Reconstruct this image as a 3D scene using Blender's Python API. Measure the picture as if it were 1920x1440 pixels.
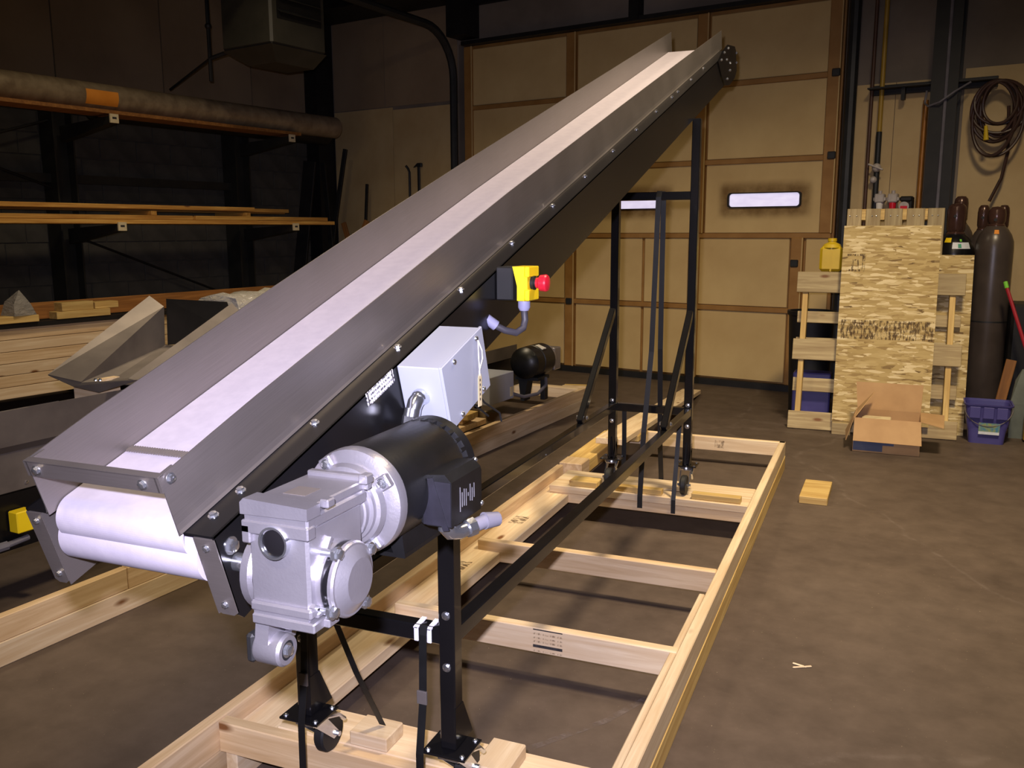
import bpy, bmesh, math, random
from mathutils import Matrix, Vector
random.seed(7)
for o in list(bpy.data.objects): bpy.data.objects.remove(o, do_unlink=True)
SC = bpy.context.scene
COL = SC.collection
PI = math.pi
V = Vector

# ---------------------------------------------------------------- camera
def rot_cam(yaw, pitch, roll):
    fw = V((math.sin(yaw), math.cos(yaw), 0)); rt = V((math.cos(yaw), -math.sin(yaw), 0)); dn = V((0, 0, -1))
    fw2 = math.cos(pitch) * fw + math.sin(pitch) * dn
    dn2 = math.cos(pitch) * dn - math.sin(pitch) * fw
    rt3 = math.cos(roll) * rt + math.sin(roll) * dn2
    dn3 = math.cos(roll) * dn2 - math.sin(roll) * rt
    return rt3, dn3, fw2
_r, _d, _f = rot_cam(*[math.radians(a) for a in (-22.2854, 9.7513, 0.1764)])
cam = bpy.data.cameras.new('camera'); cam_o = bpy.data.objects.new('camera', cam); COL.objects.link(cam_o)
cam.sensor_fit = 'HORIZONTAL'; cam.sensor_width = 36.0; cam.lens = 1672.591 * 36 / 1920
cam.clip_start = 0.05; cam.clip_end = 100
cam_o.matrix_world = Matrix(((_r.x, -_d.x, -_f.x, 0), (_r.y, -_d.y, -_f.y, 0), (_r.z, -_d.z, -_f.z, 1.5), (0, 0, 0, 1)))
SC.camera = cam_o

# ---------------------------------------------------------------- world, lights, exposure
world = bpy.data.worlds.new('world'); SC.world = world; world.use_nodes = True
world.node_tree.nodes['Background'].inputs[0].default_value = (0.05, 0.045, 0.04, 1)
world.node_tree.nodes['Background'].inputs[1].default_value = 0.3
def light(name, kind, loc, energy, color, aim=None, **kw):
    l = bpy.data.lights.new(name, kind); l.energy = energy; l.color = color
    for k, v in kw.items(): setattr(l, k, v)
    o = bpy.data.objects.new(name, l); COL.objects.link(o); o.location = loc
    if aim is not None:
        o.rotation_euler = (V(aim) - V(loc)).to_track_quat('-Z', 'Y').to_euler()
    return o
# the camera's flash, just above and left of the lens
light('camera_flash', 'SPOT', (-0.05, 0.0, 1.585), 430, (0.82, 0.78, 1.0), aim=(-3.0, 7.4, -0.5),
      spot_size=math.radians(86), spot_blend=1.0, shadow_soft_size=0.02)
# warm high-bay lamps of the hall
WARM = (1.0, 0.80, 0.52)
light('high_bay_lamp', 'AREA', (0.6, 3.6, 4.9), 140, WARM, aim=(0.0, 4.6, 0), shape='DISK', size=0.7, spread=math.radians(115))
light('high_bay_lamp', 'AREA', (-3.6, 4.6, 4.9), 62, WARM, aim=(-3.6, 5.2, 0), shape='DISK', size=0.7, spread=math.radians(115))
light('high_bay_lamp', 'AREA', (-1.0, -1.6, 4.9), 50, WARM, aim=(-1.4, 0.5, 0), shape='DISK', size=0.7, spread=math.radians(140))
SC.view_settings.view_transform = 'Standard'
SC.view_settings.look = 'None'
SC.view_settings.gamma = 1.0
SC.view_settings.use_curve_mapping = False
SC.view_settings.exposure = 0.0

# ---------------------------------------------------------------- materials
def srgb(r, g, b):
    f = lambda c: (c / 255 / 12.92) if c / 255 <= 0.04045 else ((c / 255 + 0.055) / 1.055) ** 2.4
    return (f(r), f(g), f(b), 1)
MATS = {}
class NT:
    def __init__(s, name):
        s.m = bpy.data.materials.new(name); s.m.use_nodes = True
        s.t = s.m.node_tree; s.b = s.t.nodes['Principled BSDF']; MATS[name] = s.m
    def n(s, typ, **kw):
        x = s.t.nodes.new(typ)
        for k, v in kw.items(): setattr(x, k, v)
        return x
    def l(s, a, b): s.t.links.new(a, b)
    def coord(s, scale=(1, 1, 1), rot=(0, 0, 0), which='Object', loc=(0, 0, 0)):
        c = s.n('ShaderNodeTexCoord'); m = s.n('ShaderNodeMapping')
        m.inputs['Scale'].default_value = scale; m.inputs['Rotation'].default_value = rot; m.inputs['Location'].default_value = loc
        s.l(c.outputs[which], m.inputs[0]); return m.outputs[0]
    def noise(s, vec, scale=5, detail=4, rough=0.55, dist=0.0):
        x = s.n('ShaderNodeTexNoise'); x.inputs['Scale'].default_value = scale; x.inputs['Detail'].default_value = detail
        x.inputs['Roughness'].default_value = rough; x.inputs['Distortion'].default_value = dist
        s.l(vec, x.inputs['Vector']); return x.outputs['Fac']
    def ramp(s, fac, stops):
        x = s.n('ShaderNodeValToRGB'); e = x.color_ramp.elements
        while len(e) < len(stops): e.new(0.5)
        for i, (p, c) in enumerate(stops): e[i].position = p; e[i].color = c if len(c) == 4 else (*c, 1)
        s.l(fac, x.inputs[0]); return x.outputs[0]
    def mix(s, a, b, fac, mode='MIX'):
        x = s.n('ShaderNodeMix', data_type='RGBA', blend_type=mode)
        for v, i in ((a, 6), (b, 7)):
            if isinstance(v, tuple): x.inputs[i].default_value = v
            else: s.l(v, x.inputs[i])
        if isinstance(fac, float): x.inputs[0].default_value = fac
        else: s.l(fac, x.inputs[0])
        return x.outputs[2]
    def bump(s, h, strength=0.2, dist=0.01):
        x = s.n('ShaderNodeBump'); x.inputs['Strength'].default_value = strength; x.inputs['Distance'].default_value = dist
        s.l(h, x.inputs['Height']); s.l(x.outputs[0], s.b.inputs['Normal'])
    def base(s, c):
        if isinstance(c, tuple): s.b.inputs['Base Color'].default_value = c
        else: s.l(c, s.b.inputs['Base Color'])
    def set(s, rough=0.5, metal=0.0, coat=0.0, spec=None):
        s.b.inputs['Roughness'].default_value = rough; s.b.inputs['Metallic'].default_value = metal; s.b.inputs['Coat Weight'].default_value = coat
        if spec is not None: s.b.inputs['Specular IOR Level'].default_value = spec
        return s
    def rnd(s, lo, hi):
        i = s.n('ShaderNodeObjectInfo'); m = s.n('ShaderNodeMapRange'); m.inputs[3].default_value = lo; m.inputs[4].default_value = hi
        s.l(i.outputs['Random'], m.inputs[0]); return m.outputs[0]
    def mul(s, col, v):
        x = s.n('ShaderNodeVectorMath', operation='SCALE'); s.l(col, x.inputs[0]); s.l(v, x.inputs['Scale']); return x.outputs[0]

def paint(name, c1, c2=None, rough=0.5, metal=0.0, scale=6, lo=0.35, hi=0.65, bump=0.0, bscale=60, coat=0.0, stretch=(1, 1, 1), spec=None):
    t = NT(name); t.set(rough, metal, coat, spec)
    v = t.coord(stretch)
    if c2 is not None: t.base(t.ramp(t.noise(v, scale, 5), [(lo, c1), (hi, c2)]))
    else: t.base(c1)
    if bump: t.bump(t.noise(v, bscale, 3), bump, 0.004)
    return t.m

def pine(name, light_c, dark_c, tint=(0.82, 1.12), knots=True):
    t = NT(name); t.set(0.62)
    inf = t.n('ShaderNodeObjectInfo'); mul = t.n('ShaderNodeMath', operation='MULTIPLY'); mul.inputs[1].default_value = 37.0
    t.l(inf.outputs['Random'], mul.inputs[0])
    c = t.n('ShaderNodeTexCoord'); add = t.n('ShaderNodeVectorMath', operation='ADD'); t.l(c.outputs['Object'], add.inputs[0]); t.l(mul.outputs[0], add.inputs[1])
    mp = t.n('ShaderNodeMapping'); mp.inputs['Scale'].default_value = (0.9, 16, 16); t.l(add.outputs[0], mp.inputs[0])
    grain = t.noise(mp.outputs[0], 2.2, 6, 0.6, 0.6)
    col = t.ramp(grain, [(0.3, dark_c), (0.5, tuple((a + b) / 2 for a, b in zip(light_c, dark_c))), (0.62, light_c)])
    if knots:
        mk = t.n('ShaderNodeMapping'); mk.inputs['Scale'].default_value = (2.6, 7, 7); t.l(add.outputs[0], mk.inputs[0])
        vo = t.n('ShaderNodeTexVoronoi'); vo.inputs['Scale'].default_value = 1.0; t.l(mk.outputs[0], vo.inputs['Vector'])
        k = t.ramp(vo.outputs['Distance'], [(0.05, (1, 1, 1)), (0.12, (0, 0, 0))])
        col = t.mix(col, srgb(120, 78, 40), k)
    t.base(t.mul(col, t.rnd(*tint)))
    t.bump(grain, 0.12, 0.003)
    return t.m

def build_materials():
    # stainless and metals
    t = NT('brushed_steel'); t.set(0.42, 0.74)
    v = t.coord((0.6, 0.6, 40)); g = t.noise(v, 14, 3)
    w = t.noise(t.coord((1, 1, 1)), 3.2, 3)
    t.base(t.mix(t.ramp(g, [(0.3, srgb(126, 119, 116)), (0.7, srgb(134, 127, 124))]), srgb(146, 138, 135), t.ramp(w, [(0.45, (0, 0, 0)), (0.75, (0.6, 0.6, 0.6))])))
    rr = t.n('ShaderNodeMapRange'); rr.inputs[3].default_value = 0.36; rr.inputs[4].default_value = 0.52
    t.l(w, rr.inputs[0]); t.l(rr.outputs[0], t.b.inputs['Roughness'])
    t.bump(g, 0.012, 0.0005)
    paint('dull_steel', srgb(104, 97, 94), srgb(126, 118, 113), 0.58, 0.5, 4)
    paint('dim_print', srgb(96, 94, 98), srgb(112, 110, 114), 0.6, 0.0, 60)
    paint('zinc', srgb(205, 208, 214), srgb(225, 228, 235), 0.2, 0.95, 30)
    paint('cast_aluminium', srgb(150, 147, 155), srgb(168, 165, 172), 0.36, 0.75, 7, bump=0.08, bscale=220)
    paint('black_gloss', srgb(15, 15, 17), srgb(21, 20, 22), 0.2, 0.0, 3, coat=0.15)
    paint('black_panel', srgb(16, 16, 18), srgb(21, 20, 22), 0.24, 0.0, 2, spec=0.32)
    paint('motor_black', srgb(14, 14, 15), srgb(20, 20, 22), 0.38, 0.0, 9, bump=0.05, bscale=150)
    paint('black_rubber', srgb(13, 13, 14), srgb(22, 22, 24), 0.6, 0.0, 9)
    paint('strap_black', srgb(12, 12, 13), srgb(19, 19, 20), 0.5, 0.0, 20)
    paint('junction_black', srgb(22, 21, 28), srgb(30, 29, 38), 0.45, 0.0, 30)
    paint('belt_white', srgb(172, 166, 180), srgb(179, 173, 186), 0.5, 0.0, 40, bump=0.06, bscale=420, spec=0.35)
    paint('box_grey', srgb(152, 156, 170), srgb(160, 164, 178), 0.42, 0.0, 3)
    paint('yellow_plastic', srgb(238, 205, 22), srgb(244, 212, 30), 0.4, 0.0, 10)
    paint('red_plastic', srgb(206, 24, 46), srgb(214, 32, 54), 0.35, 0.0, 10)
    paint('cable_grey', srgb(96, 94, 104), srgb(112, 110, 120), 0.5)
    paint('cable_dark', srgb(58, 56, 64), srgb(68, 66, 74), 0.5)
    paint('gland_grey', srgb(140, 140, 172), srgb(150, 150, 182), 0.5)
    paint('white_card', srgb(226, 222, 216), srgb(238, 234, 228), 0.7, 0.0, 20)
    paint('tan_card', srgb(206, 190, 150), srgb(218, 203, 165), 0.75, 0.0, 20)
    paint('dark_print', srgb(36, 34, 36), srgb(60, 56, 56), 0.7, 0.0, 60)
    paint('pale_print', srgb(150, 148, 152), srgb(176, 174, 178), 0.6, 0.0, 60)
    paint('foam_pad', srgb(214, 212, 226), srgb(232, 230, 242), 0.8, 0.0, 40)
    # wood
    pine('pine', srgb(220, 194, 156), srgb(192, 160, 118))
    pine('pine_pale', srgb(226, 205, 172), srgb(204, 176, 138))
    pine('pine_yellow', srgb(216, 186, 118), srgb(182, 146, 82))
    pine('rack_lumber', srgb(214, 166, 84), srgb(170, 116, 48))
    pine('orange_board', srgb(160, 108, 52), srgb(122, 78, 34), knots=False)
    pine('pallet_wood', srgb(186, 168, 126), srgb(146, 124, 86))
    # osb
    t = NT('osb'); t.set(0.7)
    def flakes(rot, scale, off):
        v = t.coord(scale, (0, 0, rot), loc=off)
        wv = t.n('ShaderNodeTexNoise'); wv.inputs['Scale'].default_value = 1.2; t.l(v, wv.inputs['Vector'])
        a = t.n('ShaderNodeVectorMath', operation='MULTIPLY_ADD'); a.inputs[1].default_value = (0.55, 0.55, 0.55)
        t.l(wv.outputs['Color'], a.inputs[0]); t.l(v, a.inputs[2])
        vo = t.n('ShaderNodeTexVoronoi'); vo.inputs['Scale'].default_value = 1.0; t.l(a.outputs[0], vo.inputs['Vector'])
        sp = t.n('ShaderNodeSeparateColor'); t.l(vo.outputs['Color'], sp.inputs[0]); return sp.outputs[0], vo.outputs['Distance']
    f1, d1 = flakes(0.3, (11, 58, 1), (0, 0, 0)); f2, d2 = flakes(-0.5, (12, 60, 1), (3.1, 1.7, 0)); f3, d3 = flakes(1.05, (13, 66, 1), (7, 2, 0))
    stops = [(0.0, srgb(104, 80, 42)), (0.14, srgb(154, 128, 78)), (0.6, srgb(180, 156, 100)), (0.86, srgb(194, 171, 116)), (0.95, srgb(226, 208, 162))]
    c1 = t.ramp(f1, stops); c2 = t.ramp(f2, stops); c3 = t.ramp(f3, stops)
    c = t.mix(c1, c2, t.ramp(f2, [(0.4, (0, 0, 0)), (0.45, (1, 1, 1))])); c = t.mix(c, c3, t.ramp(f3, [(0.72, (0, 0, 0)), (0.76, (1, 1, 1))]))
    t.base(c); t.bump(f1, 0.25, 0.004)
    # room
    t = NT('concrete_floor'); t.set(0.62, spec=0.3)
    v = t.coord((1, 1, 1), which='Object')
    big = t.noise(v, 0.55, 6, 0.6, 0.4); sm = t.noise(v, 7, 6, 0.65)
    c = t.ramp(big, [(0.32, srgb(70, 58, 50)), (0.5, srgb(86, 73, 63)), (0.7, srgb(100, 87, 77))])
    c = t.mix(c, t.ramp(sm, [(0.3, srgb(54, 46, 41)), (0.7, srgb(104, 91, 82))]), 0.35)
    sp = t.noise(t.coord((1, 1, 1)), 130, 2, 0.5)
    c = t.mix(c, srgb(176, 158, 130), t.ramp(sp, [(0.735, (0, 0, 0)), (0.78, (0.8, 0.8, 0.8))]))
    vo = t.n('ShaderNodeTexVoronoi', feature='DISTANCE_TO_EDGE'); vo.inputs['Scale'].default_value = 0.23
    wob = t.n('ShaderNodeTexNoise'); wob.inputs['Scale'].default_value = 2.2; wob.inputs['Detail'].default_value = 5; t.l(v, wob.inputs['Vector'])
    ad = t.n('ShaderNodeVectorMath', operation='MULTIPLY_ADD'); ad.inputs[1].default_value = (0.25, 0.25, 0); t.l(wob.outputs['Color'], ad.inputs[0]); t.l(v, ad.inputs[2])
    t.l(ad.outputs[0], vo.inputs['Vector'])
    scuff = t.n('ShaderNodeMath', operation='MULTIPLY'); t.l(t.ramp(vo.outputs['Distance'], [(0.0005, (0.15, 0.15, 0.15)), (0.002, (0, 0, 0))]), scuff.inputs[0]); t.l(t.ramp(sm, [(0.4, (0, 0, 0)), (0.6, (1, 1, 1))]), scuff.inputs[1])
    c = t.mix(c, srgb(140, 128, 122), scuff.outputs[0])
    t.base(c); t.bump(sm, 0.12, 0.004)
    paint('tan_plywood', srgb(176, 150, 104), srgb(190, 166, 120), 0.6, 0, 2.2, bump=0.05, bscale=40)
    paint('grey_wall', srgb(104, 94, 84), srgb(126, 115, 104), 0.75, 0, 1.4)
    paint('grey_wall_dark', srgb(128, 108, 84), srgb(144, 124, 98), 0.75, 0, 1.4)
    paint('block_paint', srgb(60, 58, 52), srgb(74, 71, 64), 0.8, 0, 5, bump=0.2, bscale=70)
    paint('mortar', srgb(66, 64, 58), srgb(80, 77, 70), 0.9, 0, 9)
    paint('door_panel', srgb(188, 160, 108), srgb(202, 176, 122), 0.55, 0, 1.8, bump=0.04, bscale=30)
    paint('door_rail', srgb(140, 100, 48), srgb(156, 116, 62), 0.55, 0, 5)
    paint('window_rim', srgb(128, 98, 56), srgb(146, 114, 68), 0.6, 0, 9)
    paint('ceiling_dark', srgb(40, 36, 32), srgb(52, 47, 42), 0.9, 0, 2)
    paint('rear_wall', srgb(92, 86, 78), srgb(104, 98, 90), 0.9, 0, 2)
    paint('black_iron', srgb(20, 20, 21), srgb(30, 29, 29), 0.55, 0.2, 8)
    paint('dark_steel', srgb(34, 36, 38), srgb(46, 47, 48), 0.5, 0.3, 6)
    paint('rack_green', srgb(34, 34, 30), srgb(44, 43, 38), 0.6, 0.1, 5)
    paint('mill_steel', srgb(136, 118, 94), srgb(164, 146, 118), 0.42, 0.35, 3, stretch=(0.3, 4, 4))
    paint('mill_steel_dark', srgb(40, 38, 34), srgb(56, 52, 46), 0.5, 0.6, 3)
    paint('orange_mark', srgb(226, 140, 40), srgb(238, 152, 52), 0.6)
    paint('heater_grey', srgb(54, 52, 44), srgb(64, 61, 52), 0.55, 0.1, 4)
    paint('copper_pipe', srgb(150, 98, 40), srgb(170, 116, 52), 0.4, 0.3, 8)
    paint('mustard_pipe', srgb(150, 120, 40), srgb(166, 134, 52), 0.45, 0.1, 8)
    paint('brown_pipe', srgb(70, 46, 34), srgb(84, 58, 44), 0.5, 0.1, 8)
    paint('hose_brown', srgb(48, 30, 26), srgb(62, 40, 34), 0.45, 0, 10)
    paint('cardboard', srgb(176, 140, 98), srgb(190, 154, 110), 0.8, 0, 5)
    paint('cardboard_blue', srgb(78, 88, 116), srgb(90, 98, 124), 0.75, 0, 5)
    paint('bucket_blue', srgb(70, 66, 128), srgb(78, 74, 138), 0.4, 0, 5)
    paint('cylinder_brown', srgb(66, 58, 54), srgb(78, 69, 64), 0.32, 0.1, 5)
    paint('cylinder_black', srgb(20, 20, 22), srgb(28, 28, 30), 0.28, 0.1, 5)
    paint('cap_brown', srgb(72, 50, 44), srgb(84, 60, 52), 0.22, 0.3, 8)
    paint('jug_yellow', srgb(196, 166, 26), srgb(208, 178, 34), 0.45, 0, 5)
    paint('label_white', srgb(214, 220, 228), srgb(226, 230, 238), 0.5, 0, 30)
    paint('label_green', srgb(60, 150, 120), srgb(70, 160, 130), 0.5)
    paint('label_blue', srgb(70, 130, 160), srgb(150, 160, 90), 0.5, 0, 40)
    paint('bright_green', srgb(110, 190, 50), srgb(120, 200, 60), 0.5)
    paint('regulator_grey', srgb(168, 160, 156), srgb(186, 178, 174), 0.5, 0.1, 20)
    paint('shovel_grey', srgb(92, 98, 88), srgb(106, 112, 102), 0.5, 0.2, 6)
    paint('broom_red', srgb(150, 26, 44), srgb(164, 34, 52), 0.4)
    paint('brown_cord', srgb(46, 32, 22), srgb(58, 42, 30), 0.6)
    # plastic film
    t = NT('clear_film'); t.set(0.12)
    v = t.coord((1, 1, 3)); n = t.noise(v, 9, 5, 0.6, 1.2)
    t.base(srgb(170, 166, 160)); t.bump(n, 0.9, 0.03)
    t.b.inputs['Transmission Weight'].default_value = 0.35; t.b.inputs['IOR'].default_value = 1.2; t.b.inputs['Specular IOR Level'].default_value = 0.9
    # label with fine print
    t = NT('printed_label'); t.set(0.45)
    v = t.coord((260, 60, 1)); n = t.noise(v, 1.0, 2)
    lines = t.n('ShaderNodeTexWave', bands_direction='Y'); lines.inputs['Scale'].default_value = 36; t.l(t.coord((1, 1, 1)), lines.inputs['Vector'])
    m = t.n('ShaderNodeMath', operation='MULTIPLY'); t.l(t.ramp(n, [(0.47, (0, 0, 0)), (0.53, (1, 1, 1))]), m.inputs[0]); t.l(t.ramp(lines.outputs['Fac'], [(0.45, (0, 0, 0)), (0.6, (1, 1, 1))]), m.inputs[1])
    t.base(t.mix(srgb(222, 220, 226), srgb(52, 50, 60), m.outputs[0]))
    # ink stamped on board: broken dark print
    t = NT('stamp_ink'); t.set(0.7)
    n = t.noise(t.coord((55, 16, 16)), 1.4, 4, 0.7)
    t.base(srgb(84, 60, 40)); t.l(t.ramp(n, [(0.47, (0, 0, 0)), (0.58, (0.42, 0.42, 0.42))]), t.b.inputs['Alpha'])
    t = NT('smudge'); t.set(0.7); t.base(srgb(120, 88, 42))
    v = t.coord((1, 1, 1)); sp = t.n('ShaderNodeSeparateXYZ'); t.l(v, sp.inputs[0]); outs = []
    for ax, half in ((0, .47), (2, .20)):
        ab = t.n('ShaderNodeMath', operation='ABSOLUTE'); t.l(sp.outputs[ax], ab.inputs[0])
        mr = t.n('ShaderNodeMapRange', interpolation_type='SMOOTHSTEP'); mr.inputs[1].default_value = half; mr.inputs[2].default_value = half - .11; t.l(ab.outputs[0], mr.inputs[0]); outs.append(mr.outputs[0])
    m1 = t.n('ShaderNodeMath', operation='MULTIPLY'); t.l(outs[0], m1.inputs[0]); t.l(outs[1], m1.inputs[1])
    m2_ = t.n('ShaderNodeMath', operation='MULTIPLY'); t.l(m1.outputs[0], m2_.inputs[0]); t.l(t.ramp(t.noise(v, 7, 4), [(0.3, (0.25, 0.25, 0.25)), (0.7, (0.7, 0.7, 0.7))]), m2_.inputs[1])
    t.l(m2_.outputs[0], t.b.inputs['Alpha'])
    t = NT('crack_dust'); t.set(0.8)
    n = t.noise(t.coord((1, 1, 1)), 14, 6, 0.75)
    t.base(srgb(118, 106, 102)); t.l(t.ramp(n, [(0.44, (0, 0, 0)), (0.62, (0.6, 0.6, 0.6))]), t.b.inputs['Alpha'])
    # daylight behind the small door windows
    t = NT('window_daylight'); t.set(0.3); t.base(srgb(180, 176, 196))
    n = t.noise(t.coord((3, 1, 8)), 3, 3)
    t.l(t.ramp(n, [(0.35, srgb(206, 198, 226)), (0.7, srgb(222, 214, 238))]), t.b.inputs['Emission Color']); t.b.inputs['Emission Strength'].default_value = 0.95
build_materials()

# ---------------------------------------------------------------- mesh helpers
def align(p0, p1):
    d = V(p1) - V(p0); z = d.normalized(); q = z.to_track_quat('Z', 'Y')
    return Matrix.Translation((V(p0) + V(p1)) / 2) @ q.to_matrix().to_4x4(), d.length
class MB:
    def __init__(s): s.bm = bmesh.new()
    def _m(s, M): return M if M is not None else Matrix()
    def box(s, lo, hi, M=None, bev=0.0):
        lo, hi = V(lo), V(hi); c = (lo + hi) / 2; d = hi - lo
        r = bmesh.ops.create_cube(s.bm, size=1.0, matrix=s._m(M) @ Matrix.Translation(c) @ Matrix.Diagonal((abs(d.x), abs(d.y), abs(d.z), 1)))
        if bev:
            es = list({e for v in r['verts'] for e in v.link_edges})
            bmesh.ops.bevel(s.bm, geom=es, offset=bev, segments=1, affect='EDGES')
        return s
    def cyl(s, p0, p1, r, r2=None, seg=20, caps=True):
        M, L = align(p0, p1)
        bmesh.ops.create_cone(s.bm, cap_ends=caps, segments=seg, radius1=r, radius2=r if r2 is None else r2, depth=L, matrix=M); return s
    def ball(s, c, r, M=None, scale=(1, 1, 1), u=16, v=10):
        bmesh.ops.create_uvsphere(s.bm, u_segments=u, v_segments=v, radius=r, matrix=s._m(M) @ Matrix.Translation(c) @ Matrix.Diagonal((*scale, 1))); return s
    def poly(s, pts, faces):
        vs = [s.bm.verts.new(p) for p in pts]
        for f in faces: s.bm.faces.new([vs[i] for i in f])
        return s
    def prism(s, pts, vec):
        vec = V(vec); n = len(pts); a = [s.bm.verts.new(V(p)) for p in pts]; b = [s.bm.verts.new(V(p) + vec) for p in pts]
        s.bm.faces.new(a[::-1]); s.bm.faces.new(b)
        for i in range(n): s.bm.faces.new((a[i], a[(i + 1) % n], b[(i + 1) % n], b[i]))
        return s
    def tube(s, path, r, seg=10, closed=False, flat=None):
        path = [V(p) for p in path]; n = len(path); rings = []; up = None
        for i, p in enumerate(path):
            a = path[(i - 1) % n] if (closed or i > 0) else p; b = path[(i + 1) % n] if (closed or i < n - 1) else p
            t = (b - a).normalized()
            if up is None: up = t.orthogonal().normalized()
            up = (up - t * up.dot(t)).normalized(); sd = t.cross(up)
            rr = r[i] if isinstance(r, (list, tuple)) else r
            rings.append([s.bm.verts.new(p + (up * math.cos(2 * PI * k / seg) + sd * math.sin(2 * PI * k / seg)) * rr) for k in range(seg)])
        m = n if closed else n - 1
        for i in range(m):
            A, B = rings[i], rings[(i + 1) % n]
            for k in range(seg): s.bm.faces.new((A[k], A[(k + 1) % seg], B[(k + 1) % seg], B[k]))
        if not closed: s.bm.faces.new(rings[0][::-1]); s.bm.faces.new(rings[-1])
        return s
    def ribbon(s, path, width, thick):
        # flat strap: path points, width vector, thickness vector
        w, t = V(width) / 2, V(thick) / 2; rows = [[s.bm.verts.new(V(p) + q) for q in (-w - t, w - t, w + t, -w + t)] for p in path]
        for A, B in zip(rows, rows[1:]):
            for k in range(4): s.bm.faces.new((A[k], A[(k + 1) % 4], B[(k + 1) % 4], B[k]))
        s.bm.faces.new(rows[0][::-1]); s.bm.faces.new(rows[-1]); return s
    def lathe(s, prof, M=None, seg=28):
        M = s._m(M); rings = []
        for r, h in prof:
            if r < 1e-6: rings.append([s.bm.verts.new(M @ V((0, 0, h)))])
            else: rings.append([s.bm.verts.new(M @ V((r * math.cos(2 * PI * k / seg), r * math.sin(2 * PI * k / seg), h))) for k in range(seg)])
        for A, B in zip(rings, rings[1:]):
            for k in range(seg):
                q = (k + 1) % seg
                if len(A) == 1 and len(B) > 1: s.bm.faces.new((A[0], B[q], B[k]))
                elif len(B) == 1 and len(A) > 1: s.bm.faces.new((A[k], A[q], B[0]))
                elif len(A) > 1: s.bm.faces.new((A[k], A[q], B[q], B[k]))
        return s
    def mesh(s, name, mat, sharp=32, smooth=True):
        bmesh.ops.recalc_face_normals(s.bm, faces=s.bm.faces)
        me = bpy.data.meshes.new(name); s.bm.to_mesh(me); s.bm.free()
        if smooth:
            me.polygons.foreach_set('use_smooth', [True] * len(me.polygons)); me.set_sharp_from_angle(angle=math.radians(sharp))
        if mat: me.materials.append(MATS[mat])
        return me
    def build(s, name, mat, parent=None, M=None, **kw): return place(name, s.mesh(name, mat, **kw), parent, M)
WM = {}
def place(name, me, parent=None, M=None):
    o = bpy.data.objects.new(name, me); COL.objects.link(o)
    M = M if M is not None else Matrix()
    WM[o.name] = M.copy()
    if parent is not None:
        o.parent = parent; o.matrix_basis = WM[parent.name].inverted() @ M
    else: o.matrix_basis = M
    return o
def tag(o, label=None, cat=None, group=None, kind=None):
    if label: o['label'] = label
    if cat: o['category'] = cat
    if group: o['group'] = group
    if kind: o['kind'] = kind
    return o
def thing(name, label, cat, loc=(0, 0, 0), group=None, rz=0.0):
    return tag(place(name, None, None, Matrix.Translation(loc) @ Matrix.Rotation(rz, 4, 'Z')), label, cat, group)
def frame_of(x, z, origin):
    x = V(x).normalized(); y = V(z).cross(x).normalized(); z = x.cross(y)
    return Matrix(((x.x, y.x, z.x, origin[0]), (x.y, y.y, z.y, origin[1]), (x.z, y.z, z.z, origin[2]), (0, 0, 0, 1)))
def board(name, mat, p0, p1, width, thick, up=(0, 0, 1), parent=None, bev=0.003):
    """sawn board from p0 to p1 (centre line), WIDTH across, THICK along UP; grain runs along local x"""
    p0, p1 = V(p0), V(p1); L = (p1 - p0).length
    M = frame_of(p1 - p0, up, (p0 + p1) / 2)
    return MB().box((-L / 2, -width / 2, -thick / 2), (L / 2, width / 2, thick / 2), bev=bev).build(name, mat, parent, M, smooth=False)
def bolt_mesh():
    m = MB(); m.cyl((0, 0, 0), (0, 0, 0.12), 1.0, seg=14); m.cyl((0, 0, 0.12), (0, 0, 0.62), 0.72, seg=6)
    m.lathe([(0.66, 0.62), (0.4, 0.72), (0, 0.76)], seg=6); return m.mesh('bolt', 'zinc')
def screw_mesh():
    m = MB(); m.lathe([(1.0, 0), (1.0, 0.25), (0.8, 0.6), (0.4, 0.8), (0, 0.85)], seg=12); return m.mesh('screw', 'zinc')
BOLT, SCREW = bolt_mesh(), screw_mesh()
def bolt(parent, p, d, r=0.009, me=None, name='bolt'):
    M = Matrix.Translation(p) @ V(d).to_track_quat('Z', 'Y').to_matrix().to_4x4() @ Matrix.Diagonal((r, r, r, 1))
    return place(name, me or BOLT, parent, M)

# ---------------------------------------------------------------- room frame (turned 11 degrees against the conveyor)
A11 = math.radians(11)
ROOM = Matrix.Rotation(-A11, 4, 'Z')
def rm(a, b, c=0.0): return ROOM @ V((a, b, c))
def rmat(a, b, c=0.0): return ROOM @ Matrix.Translation((a, b, c))
# ================================================================ the setting
X0, X1, Y0, Y1, H = -8.3, 4.2, -3.6, 8.33, 5.3
def struct(o): o['kind'] = 'structure'; return o
struct(MB().box((X0 - .3, Y0 - .3, -0.1), (X1 + .3, Y1 + .4, 0)).build('floor', 'concrete_floor', None, ROOM, smooth=False))
struct(MB().box((X0 - .3, Y0 - .3, H), (X1 + .3, Y1 + .4, H + .1)).build('ceiling', 'ceiling_dark', None, ROOM, smooth=False))
struct(MB().box((X0 - .3, Y0 - .3, 0), (X1 + .3, Y0, H)).build('wall_rear', 'rear_wall', None, ROOM, smooth=False))
struct(MB().box((X1, Y0, 0), (X1 + .3, Y1 + .3, H)).build('wall_right', 'rear_wall', None, ROOM, smooth=False))
wb = MB(); wb.box((X0 - .3, Y1, 0), (-6.16, Y1 + .3, H)); wb.box((-1.98, Y1, 0), (X1, Y1 + .3, H)); wb.box((-6.16, Y1, 3.52), (-1.98, Y1 + .3, H)); wb.box((-6.16, Y1 + .12, 0), (-1.98, Y1 + .3, 3.52))
wall_back = struct(wb.build('wall_back', 'grey_wall', None, ROOM, smooth=False))
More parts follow.
